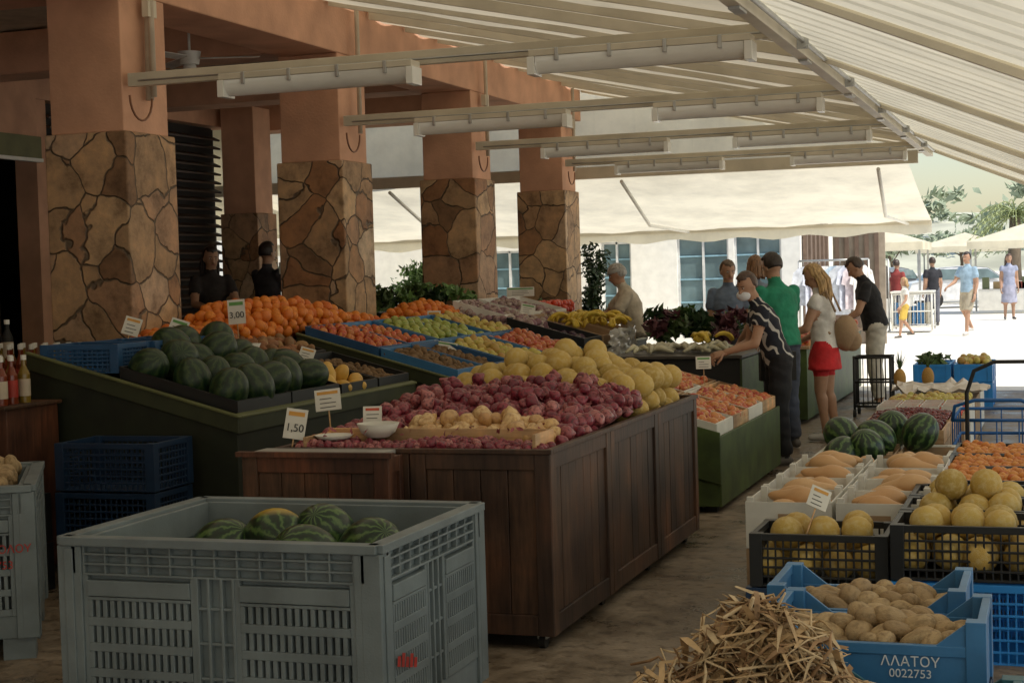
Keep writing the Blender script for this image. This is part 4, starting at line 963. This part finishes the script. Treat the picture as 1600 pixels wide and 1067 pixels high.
for z in (.2,.38,.56): a.tube([(u0,v0,z),(u1,v0,z),(u1,v1,z),(u0,v1,z),(u0,v0,z)],.012,TBL)
for i in range(5):
    x=u0+(u1-u0)*i/4; a.tube([(x,v0,.2),(x,v0,.56)],.005,TBL,5); a.tube([(x,v1,.2),(x,v1,.56)],.005,TBL,5); y=v0+(v1-v0)*i/4; a.tube([(u0,y,.2),(u0,y,.56)],.005,TBL,5); a.tube([(u1,y,.2),(u1,y,.56)],.005,TBL,5); a.tube([(x,v0,.2),(x,v1,.2)],.005,TBL,5)
a.tube([(u0,v0,.56),(u0+.02,v0-.04,.66),(u0+.15,v0-.04,.7),(u0+.45,v0-.04,.7),(u1,v0-.04,.64),(u1,v0,.56)],.013,TBL)
a.build('basket',e); a=MB()
a.tube([(u0+.1,v0-.05,.08),(u0+.1,v0-.05,.75),(u0+.15,v0-.05,.9),(u0+.28,v0-.05,.96),(u1+.2,v0-.05,.96)],.014,BLACK)
for x in (u0+.06,u1-.06):
    for y in (v0+.1,v1-.1): a.cyl((x-.02,y,.07),(x+.02,y,.07),.07,.07,BLACK,14); a.tube([(x,y,.07),(x,y,.2)],.012,TBL)
a.build('handle_and_wheels',e)
e=empty('black_shopping_cart'); a=MB(); u0,u1,v0,v1=-2.12,-1.74,17.4,17.8
for z in (.12,.38,.64): a.tube([(u0,v0,z),(u1,v0,z),(u1,v1,z),(u0,v1,z),(u0,v0,z)],.012,BLACK)
for i in range(9):
    x=u0+(u1-u0)*i/8; y=v0+(v1-v0)*i/8
    for (p_,q_) in (((x,v0,.12),(x,v0,.64)),((x,v1,.12),(x,v1,.64)),((u0,y,.12),(u0,y,.64)),((u1,y,.12),(u1,y,.64))): a.tube([p_,q_],.005,BLACK,5)
for x in (u0,u1):
    a.tube([(x,v0,.05),(x,v0,.66)],.014,BLACK)
    for y in (v0,v1): a.cyl((x-.015,y,.045),(x+.015,y,.045),.045,.045,BLACK,12)
a.build('frame',e)
# ---------------------------------------------------------------- people
def capsule(mb,p0,p1,r0,r1,m,n=14):
    p0=Vector(p0);p1=Vector(p1); d=p1-p0; L_=d.length; d.normalize()
    pts=[];rs=[]
    for k in range(4): t=math.pi/2*k/4; pts.append(p0-d*r0*math.cos(t)); rs.append(max(.001,r0*math.sin(t)))
    for k in range(4): t=k/3; pts.append(p0+d*L_*t); rs.append(r0+(r1-r0)*t)
    for k in range(1,5): t=math.pi/2*k/4; pts.append(p1+d*r1*math.sin(t)); rs.append(max(.001,r1*math.cos(t)))
    mb.tube(pts,rs,m,n)
def loft(mb,rings,m,n=20):
    vs=[];fs=[]
    for (c,ax,ay) in rings:
        for j in range(n): t=2*math.pi*j/n; vs.append(Vector(c)+Vector(ax)*math.cos(t)+Vector(ay)*math.sin(t))
    k=len(rings)
    for i in range(k-1):
        for j in range(n): fs.append((i*n+j,i*n+(j+1)%n,(i+1)*n+(j+1)%n,(i+1)*n+j))
    fs.append(tuple(range(n))[::-1]); fs.append(tuple((k-1)*n+j for j in range(n)))
    mb.add(vs,fs,m,True)
def hand(mb,W,d,pn,side,k,curl,m):
    d=d.normalized(); pn=(pn-d*pn.dot(d)).normalized(); s=d.cross(pn).normalized()
    loft(mb,[(W-d*.02*k,s*.024*k,pn*.017*k),(W+d*.02*k,s*.032*k,pn*.017*k),(W+d*.06*k,s*.042*k,pn*.015*k),(W+d*.09*k,s*.041*k,pn*.012*k),(W+d*.096*k,s*.034*k,pn*.006*k)],m,14)
    for i,(o,l) in enumerate(((-.031,.86),(-.010,1.0),(.011,.95),(.031,.75))):
        p=W+d*.088*k+s*o*k; a=curl*.5; dd=d
        for seg,(ln,r) in enumerate(((.042,.0092),(.027,.0083),(.021,.0075))):
            dd=(d*math.cos(a)+pn*math.sin(a)+s*o*1.2).normalized(); q=p+dd*ln*l*k; capsule(mb,p,q,r*k,r*k*.92,m,7); p=q; a+=curl
    p=W+d*.028*k-s*side*.032*k; dd=(d*.55-s*side*.75+pn*.35).normalized(); q=p+dd*.042*k; capsule(mb,p,q,.0125*k,.010*k,m,7)
    dd=(d*.9-s*side*.2+pn*.5).normalized(); capsule(mb,q,q+dd*.03*k,.0098*k,.008*k,m,7)
def person(name,uv,fwd,H,shirt,pants,skin=(.40,.225,.14),hair=(.03,.02,.015),sleeve=.55,plen=2,lean=0,hp=0,hy=0,L=None,Rr=None,legs=None,style='short',shoe=(.1,.09,.08),wide=1.0,skirt=0,vox=.013,z0=0,curl=.5,female=False,pat=None):
    e=empty(name); f=Vector((fwd[0],fwd[1],0)).normalized(); rt=Vector((f.y,-f.x,0)); up=Vector((0,0,1)); O=Vector((uv[0],uv[1],z0))
    def W(p): return O+(rt*p[0]+f*p[1]+up*p[2])*H
    SK=M('skin_%.2f'%skin[0],skin,.55,var=.08,scale=20); SH=pat or M('cloth_%.2f_%.2f_%.2f'%shirt,shirt,.85,var=.25,scale=9,bump=1.0,bscale=13); PA=M('cloth_%.2f_%.2f_%.2f'%pants,pants,.85,var=.22,scale=8,bump=1.0,bscale=12); SHO=M('shoe_%.2f'%shoe[0],shoe,.6); HM=M('hair_%.2f'%hair[0],hair,.45,var=.45,scale=60,stretch=(1,1,.25),bump=.4,bscale=90)
    lr=math.radians(lean)
    def up_(p):
        x,y,z=p; dz=z-.53; return (x,dz*math.sin(lr)+y*math.cos(lr),.53+dz*math.cos(lr)-y*math.sin(lr))
    mb=MB(); segs=[]
    def ax(v): return rt*v[0]*H+f*v[1]*H+up*v[2]*H
    ay=(0,math.cos(lr),-math.sin(lr))
    bust=.006 if female else 0
    wa=.070 if female else .080
    rg=[(.475,.055,.045),(.50,.085,.060),(.53,.094 if female else .088,.066),(.58,.084,.060),(.625,wa,.056),(.68,.085,.062),(.735,.096,.066+bust),(.78,.098,.058),(.806,.080,.046),(.825,.045,.036),(.84,.032,.032)]
    rings=[]
    for (z,rx,ry) in rg: rings.append((W(up_((0,0,z))),ax((rx*wide,0,0)),ax((0,ay[1]*ry*wide,ay[2]*ry*wide))))
    loft(mb,rings,SK)
    segs+= [('tl',W(up_((0,0,.50))),W(up_((0,0,.60))),.078*wide*H,.070*wide*H),('tu',W(up_((0,0,.60))),W(up_((0,0,.79))),.070*wide*H,.078*wide*H)]
    nk=W(up_((0,0,.815))); hc0=Vector(up_((0,.0,.925)))+Vector((0,.012+.03*math.sin(math.radians(hp)),-.02*abs(math.sin(math.radians(hp))))); hc=W(hc0)
    capsule(mb,nk,hc-(hc-nk)*.3,.034*H,.031*H,SK); segs.append(('neck',nk+(hc-nk)*.25,hc,.032*H,.05*H))
    pr=math.radians(hp)+lr*.4; yr=math.radians(hy)
    hf=(f*math.cos(yr)+rt*math.sin(yr)); hr=hf.cross(up); hfd=(hf*math.cos(pr)-up*math.sin(pr)); hu=hr.cross(hfd)
    HR=Matrix((hr,hfd,hu)).transposed()
    def hp_(x,y,z): return hc+(hr*x+hfd*y+hu*z)*H
    mb.ell(hp_(0,-.004,.012),.044*H,.054*H,.056*H,SK,HR,18,12); mb.ell(hp_(0,.012,-.022),.035*H,.038*H,.045*H,SK,HR,14,10)
    mb.ell(hp_(0,.030,-.052),.017*H,.014*H,.012*H,SK,HR,10,8)
    capsule(mb,hp_(0,.050,.004),hp_(0,.058,-.018),.006*H,.009*H,SK,8)
    for s in (-1,1): mb.ell(hp_(s*.044,-.004,-.006),.006*H,.012*H,.017*H,SK,HR,8,6)
    A={}
    for s,arm in ((-1,L),(1,Rr)):
        arm=arm or ((.022*1,-.012,-.175),(.03,.05,-.325))
        sh=Vector(up_((s*.098*wide,0,.795))); el=sh+Vector((arm[0][0]*s,arm[0][1],arm[0][2])); wr=sh+Vector((arm[1][0]*s,arm[1][1],arm[1][2]))
        de=(el-sh).normalized()*.172; el=sh+de; dw=(wr-el).normalized()*.150; wr=el+dw
        S,E,Q=W(sh),W(el),W(wr); capsule(mb,S,E,.031*H*wide,.024*H,SK); capsule(mb,E,Q,.024*H,.0155*H,SK); capsule(mb,E+(Q-E)*.1,E+(Q-E)*.4,.023*H,.022*H,SK)
        segs.append(('ua',S,E,.031*H,.024*H)); segs.append(('fa',E,Q,.024*H,.0155*H))
        if sleeve>0:
            t=min(sleeve,1); loft(mb,[(S+(E-S)*(-.1),(E-S).orthogonal().normalized()*.03*H,(E-S).normalized().cross((E-S).orthogonal().normalized())*.03*H),(S+(E-S)*t*.5,(E-S).orthogonal().normalized()*.038*H,(E-S).normalized().cross((E-S).orthogonal().normalized())*.038*H),(S+(E-S)*t,(E-S).orthogonal().normalized()*.039*H,(E-S).normalized().cross((E-S).orthogonal().normalized())*.039*H)],SK,14)
        A[s]=(E,Q)
    lg=legs or (((0.055,.012,.285),(.06,-.012,.05)),((0.055,.012,.285),(.06,-.012,.05)))
    for s,(kn,an) in ((-1,lg[0]),(1,lg[1])):
        hpj=Vector((s*.048,0,.505)); kn=Vector((s*kn[0],kn[1],kn[2])); an=Vector((s*an[0],an[1],an[2]))
        P,K,Q=W(hpj),W(kn),W(an); capsule(mb,P,K,.054*H,.034*H,SK); capsule(mb,K,Q,.032*H,.021*H,SK); capsule(mb,K+(Q-K)*.2-f*.006*H,K+(Q-K)*.45-f*.004*H,.031*H,.026*H,SK)
        segs.append(('th',P,K,.054*H,.034*H)); segs.append(('sn',K,Q,.033*H,.021*H))
        toe=Q+(f*.085+rt*s*.015)*H; toe.z=max(O.z+.018*H,Q.z-.026*H); heel=Q-f*.018*H; heel.z=max(O.z+.022*H,Q.z-.022*H)
        capsule(mb,heel,toe,.022*H,.019*H,SK); capsule(mb,Q,toe-(toe-heel)*.5,.021*H,.018*H,SK)
        segs.append(('ft',heel,toe,.024*H,.02*H))
        if plen>0 and not skirt:
            a_=f*H; b_=rt*H
            t=min(plen,1); x=.004 if plen>=1 else .012
            loft(mb,[(P+up*.01,b_*.050,a_*.060),(P+(K-P)*t*.6,b_*(.052+x*.5),a_*(.054+x*.5)),(P+(K-P)*t,b_*(.040+x),a_*(.042+x))],SK,16)
            if plen>1: loft(mb,[(K-(K-P)*.05,b_*.044,a_*.046),(K+(Q-K)*.5,b_*.038,a_*.041),(K+(Q-K)*min(plen-1,.95),b_*.034,a_*.038)],SK,16)
    if skirt:
        loft(mb,[(W((0,0,.60)),rt*H*.075,f*H*.062),(W((0,0,.53)),rt*H*.10,f*H*.075),(W((0,0,.53-skirt*.5)),rt*H*.112,f*H*.086),(W((0,0,.53-skirt)),rt*H*.122,f*H*.092)],SK,20)
    rr=[]
    for (z,rx,ry) in ((.515,.098,.076),(.57,.094,.072),(.64,.088 if not female else .078,.066),(.72,.099,.072+bust),(.78,.094,.06)): rr.append((W(up_((0,0,z))),ax((rx*wide,0,0)),ax((0,ay[1]*ry*wide,ay[2]*ry*wide))))
    loft(mb,rr,SK)
    ob=mb.build('tmp'); md=ob.modifiers.new('r','REMESH'); md.mode='VOXEL'; md.voxel_size=vox; md.use_smooth_shade=True
    ms=ob.modifiers.new('s','SMOOTH'); ms.factor=.5; ms.iterations=3
    dg=bpy.context.evaluated_depsgraph_get(); me=bpy.data.meshes.new_from_object(ob.evaluated_get(dg)); bpy.data.objects.remove(ob)
    me.materials.clear()
    for m in (SK,SH,PA,SHO): me.materials.append(m)
    n=len(me.polygons); C=np.zeros(n*3); me.polygons.foreach_get('center',C); C=C.reshape(-1,3)
    best=np.full(n,1e9); bi=np.zeros(n,int); bt=np.zeros(n)
    for i,(nm,p0,p1,r0,r1) in enumerate(segs):
        p0=np.array(p0);d=np.array(p1)-p0; t=np.clip((C-p0)@d/(d@d),0,1); dist=np.linalg.norm(C-(p0+t[:,None]*d),axis=1)-(r0+(r1-r0)*t)
        q=dist<best; best[q]=dist[q]; bi[q]=i; bt[q]=t[q]
    mi=np.zeros(n,int)
    for i,sg in enumerate(segs):
        q=bi==i; t=bt
        nm=sg[0]
        if nm=='tl': mi[q]=np.where(t[q]>.2,1,2)
        elif nm=='tu': mi[q]=1
        elif nm=='ua': mi[q]=np.where(t[q]<=sleeve+.04,1,0)
        elif nm=='fa': mi[q]=1 if sleeve>1.5 else 0
        elif nm=='th': mi[q]=np.where(t[q]<=(plen if not skirt else skirt/.22)+.03,2,0)
        elif nm=='sn': mi[q]=np.where(t[q]<=(plen-1 if not skirt else -1),2,0)
        elif nm=='ft': mi[q]=3
    me.polygons.foreach_set('material_index',mi.astype(np.int32)); me.polygons.foreach_set('use_smooth',[True]*n); me.update()
    if vox<.015:
        cl=set()
        for pz in me.polygons:
            if pz.material_index in (1,2): cl.update(pz.vertices)
        nrm=[v.normal.copy() for v in me.vertices]
        for vi in cl:
            vtx=me.vertices[vi]; c=vtx.co.copy(); vtx.co=c+nrm[vi]*(.008*noise.noise(Vector((c.x*9,c.y*9,c.z*16)))+.004*noise.noise(Vector((c.x*22,c.y*22,c.z*30))))
    o=bpy.data.objects.new('body',me); SC.collection.objects.link(o); o.parent=e
    hb=MB(); 
    for s in (-1,1):
        E,Q=A[s]; d=(Q-E).normalized(); pn=(-up*.8-rt*s*.6+f*.2) if abs(d.z)<.75 else (-rt*s)
        hand(hb,Q+d*.004,d,pn,s,H/1.72*.98,curl,SK)
    hb.build('hands',e)
    fb=MB(); EY=M('eye_dark',(.02,.015,.012),.2); EW=M('eye_white',(.6,.58,.54),.3); LP=M('lips',(.32,.11,.09),.5)
    for s in (-1,1):
        fb.ell(hp_(s*.017,.0455,.004),.0068*H,.004*H,.0035*H,EW,HR,8,6); fb.ell(hp_(s*.017,.0485,.004),.0033*H,.0025*H,.0033*H,EY,HR,8,6)
        capsule(fb,hp_(s*.008,.0505,.014),hp_(s*.026,.0445,.0145),.0019*H,.0014*H,HM,5)
    capsule(fb,hp_(-.011,.0495,-.034),hp_(.011,.0495,-.034),.0026*H,.0026*H,LP,6); fb.build('face_features',e)
    if style!='bald':
        vs,fs=sph(28,20); out=[]
        for q in vs:
            x,y,z=q; facez=.42 if style!='cap' else .2
            isf=(y>.15 and z<facez+.25*abs(x)) or (z<(-.25 if style=='short' else -.45) and y>-.1)
            if style in('short','cap') and z<-.55: isf=True
            k=.80 if isf else 1.13+.05*noise.noise(Vector(q)*5+O)+(.12*abs(noise.noise(Vector(q)*9)) if style=='bob' else 0)
            out.append(hp_(x*.045*k,-.004+y*.055*k,.013+z*.057*k))
        hm=MB(); hm.add(out,fs,HM,True)
        if style in('long','bob'):
            ln=.17 if style=='long' else .03
            for k in range(60):
                t=R(-1.25,1.25); rr_=R(.85,1.15); bx,by=math.sin(t)*.047*rr_,-math.cos(t)*.052*rr_-.002
                p0=hp_(bx*.8,by*.8,.045); p1=hp_(bx,by,0); p2=hp_(bx*1.1,by*1.15,-.05)
                p3=p2-up*ln*.5*H*R(.8,1)-f*.012*H; p4=p2-up*ln*H*R(.75,1.1)-f*.008*H
                hm.tube([p0,p1,p2,p3,p4],[.006*H,.009*H,.010*H,.009*H,.002*H],HM,6)
        hm.build('hair',e)
    if style=='cap':
        cm=MB(); CG=M('grey_cap',(.35,.35,.33),.8); vs,fs=sph(24,16); out=[hp_(x*.05,-.004+y*.061,.02+max(z,-.02)*.052) for x,y,z in vs]; cm.add(out,fs,CG,True)
        cm.add([hp_(-.036,.035,.026),hp_(.036,.035,.026),hp_(.028,.088,.016),hp_(0,.098,.014),hp_(-.028,.088,.016)],[(0,1,2,3,4)],CG); cm.build('cap',e)
    return e,W,hp_,up_,f,rt
def pattern():
    m,nt,b=_new('navy_white_print'); L_=nt.links.new; tc=N(nt,'ShaderNodeTexCoord'); wv=N(nt,'ShaderNodeTexWave'); wv.inputs['Scale'].default_value=4.5; wv.inputs['Distortion'].default_value=9; wv.inputs['Detail'].default_value=2; wv.bands_direction='DIAGONAL'
    L_(tc.outputs['Object'],wv.inputs['Vector']); r=ramp(nt,[(.84,(.012,.014,.025)),(.9,(.5,.48,.45))]); L_(wv.outputs['Fac'],r.inputs[0]); L_(r.outputs[0],b.inputs['Base Color']); b.inputs['Roughness'].default_value=.85; return m
reach=((.03,.09,-.14),(.0,.22,-.16))
low=((.02,.05,-.17),(-.01,.17,-.24))
e,W,hq,upf,f,rt=person('elderly_woman_customer',(-2.22,13.2),(-.93,-.36),1.66,(.02,.02,.04),(.012,.012,.015),hair=(.08,.045,.03),sleeve=.45,lean=20,hp=10,hy=-38,L=((.03,.05,-.16),(.0,.19,-.2)),Rr=((.03,.03,-.17),(-.01,.17,-.22)),style='short',female=True,pat=pattern(),curl=.7)
a=MB(); a.ell(hq(0,.036,-.036),.037*1.66,.027*1.66,.028*1.66,M('face_mask',(.75,.77,.8),.8)); a.build('face_mask',e)
a=MB(); c=W((.13,-.02,.50)); T=Matrix.Translation(c)@Matrix.Rotation(math.atan2(f.y,f.x),4,'Z'); a.box(-.15,.15,-.05,.05,-.14,.1,BLACK,T)
s1=[c+Vector((0,0,.1))+f*.1,W(upf((.1,0.06,.70))),W(upf((.07,0,.83))),W(upf((.08,-.06,.7))),c+Vector((0,0,.1))-f*.1]; a.tube(s1,.01,BLACK,6); a.build('black_handbag',e,bevel=.03)
e,W,hq,upf,f,rt=person('blonde_woman_customer',(-2.1,15.05),(-.98,.1),1.68,(.62,.60,.57),(.55,.02,.025),hair=(.42,.27,.12),sleeve=.3,skirt=.13,plen=.5,lean=4,hp=25,L=((.02,.05,-.16),(.0,.19,-.2)),Rr=((.02,0,-.17),(0,.14,-.24)),style='long',female=True,curl=.7,shoe=(.5,.48,.45),legs=(((.035,.02,.285),(.035,-.01,.05)),((.04,-.005,.285),(.04,-.05,.05))))
a=MB(); BG=M('tan_backpack',(.33,.22,.13),.7,bump=.3)
c=W((.02,-.115,.60)); a.ell(c,.12,.10,.17,BG,Matrix.Rotation(math.atan2(f.y,f.x),3,'Z'),18,12); a.ell(c-f*.06-Vector((0,0,.07)),.09,.06,.1,BG)
for s in (-.06,.06): a.tube([W((s,-.08,.72)),W((s,-.03,.835)),W((s,.055,.79)),W((s,.06,.68)),W((s,-.05,.6))],.012,BG,6)
a.build('backpack',e)
e,*_=person('man_in_green_shirt',(-2.38,14.35),(-.75,.6),1.79,(.015,.20,.11),(.05,.06,.09),sleeve=.6,hp=18,lean=6,L=low,Rr=low,wide=1.12)
e,*_=person('man_in_black_tshirt',(-2.0,18.5),(-.97,-.2),1.77,(.012,.012,.014),(.55,.52,.46),hair=(.05,.03,.02),sleeve=.55,lean=14,hp=30,L=((.03,.06,-.17),(.0,.18,-.24)),Rr=((.03,.02,-.17),(.0,.15,-.24)),wide=1.15,curl=.7,plen=1.9,shoe=(.5,.45,.4))
e,*_=person('man_with_grey_cap',(-4.5,17.35),(-.9,-.35),1.76,(.52,.45,.35),(.2,.17,.13),hair=(.35,.33,.3),sleeve=.7,lean=14,hp=12,L=reach,Rr=((.05,.1,-.13),(.0,.22,-.12)),style='cap',wide=1.2)
e,*_=person('man_in_grey_shirt',(-3.42,17.2),(.1,-1),1.74,(.13,.17,.24),(.06,.06,.08),hair=(.12,.08,.05),sleeve=.6,hp=10,hy=-25)
e,*_=person('curly_haired_customer',(-3.25,17.9),(-.3,1),1.78,(.17,.2,.25),(.06,.06,.08),hair=(.18,.09,.04),style='bob',hp=5,female=True)
walk=(((.04,.07,.29),(.04,.10,.05)),((.04,.02,.29),(.04,-.13,.09)))
e,*_=person('man_walking_in_sun',(-1.95,36.5),(-.5,-.85),1.84,(.30,.42,.52),(.38,.33,.24),sleeve=.6,plen=.95,legs=walk,vox=.02,Rr=((.03,.07,-.15),(.03,.2,-.2)),shoe=(.5,.5,.5))
e,*_=person('woman_in_floral_dress',(-1.35,45.5),(.2,-1),1.8,(.30,.32,.42),(.36,.36,.45),hair=(.1,.06,.04),sleeve=.3,skirt=.28,plen=.5,style='long',vox=.022,female=True)
e,*_=person('child_walking',(-3.22,35.6),(-.9,-.3),1.32,(.62,.60,.55),(.62,.42,.08),hair=(.4,.26,.12),sleeve=.5,plen=.9,style='bob',vox=.018,legs=walk,L=((.06,.02,-.16),(.09,.1,-.25)))
e,*_=person('shopper_in_red_top',(-3.9,41),(.4,1),1.72,(.25,.04,.035),(.08,.08,.1),vox=.022,hair=(.05,.03,.02))
e,*_=person('shopper_in_black_top',(-3.1,42),(-.4,1),1.76,(.02,.02,.025),(.12,.12,.14),vox=.022,hair=(.05,.03,.02))
e,*_=person('stall_keeper',(-8.2,14.45),(.75,-.75),1.70,(.025,.02,.02),(.03,.03,.03),hair=(.02,.012,.01),sleeve=.6,style='long',female=True,hp=8,L=reach,Rr=reach,z0=.33)
e,*_=person('shop_assistant',(-8.32,15.9),(.3,.9),1.76,(.03,.028,.035),(.03,.03,.03),hair=(.02,.012,.01),sleeve=.8,L=reach,Rr=reach,z0=.33)
a=MB(); a.box(-7.75,-7.3,13.6,16.5,.33,1.25,WD[0]); a.box(-7.7,-7.4,14.7,15.0,1.251,1.35,GREYDK); a.box(-7.69,-7.41,14.72,14.98,1.36,1.38,STEEL); a.box(-7.6,-7.56,15.0,15.04,1.35,1.72,GREYDK); a.box(-7.7,-7.42,14.98,15.04,1.72,1.84,WHITE); a.build('scale_counter',bevel=.004)
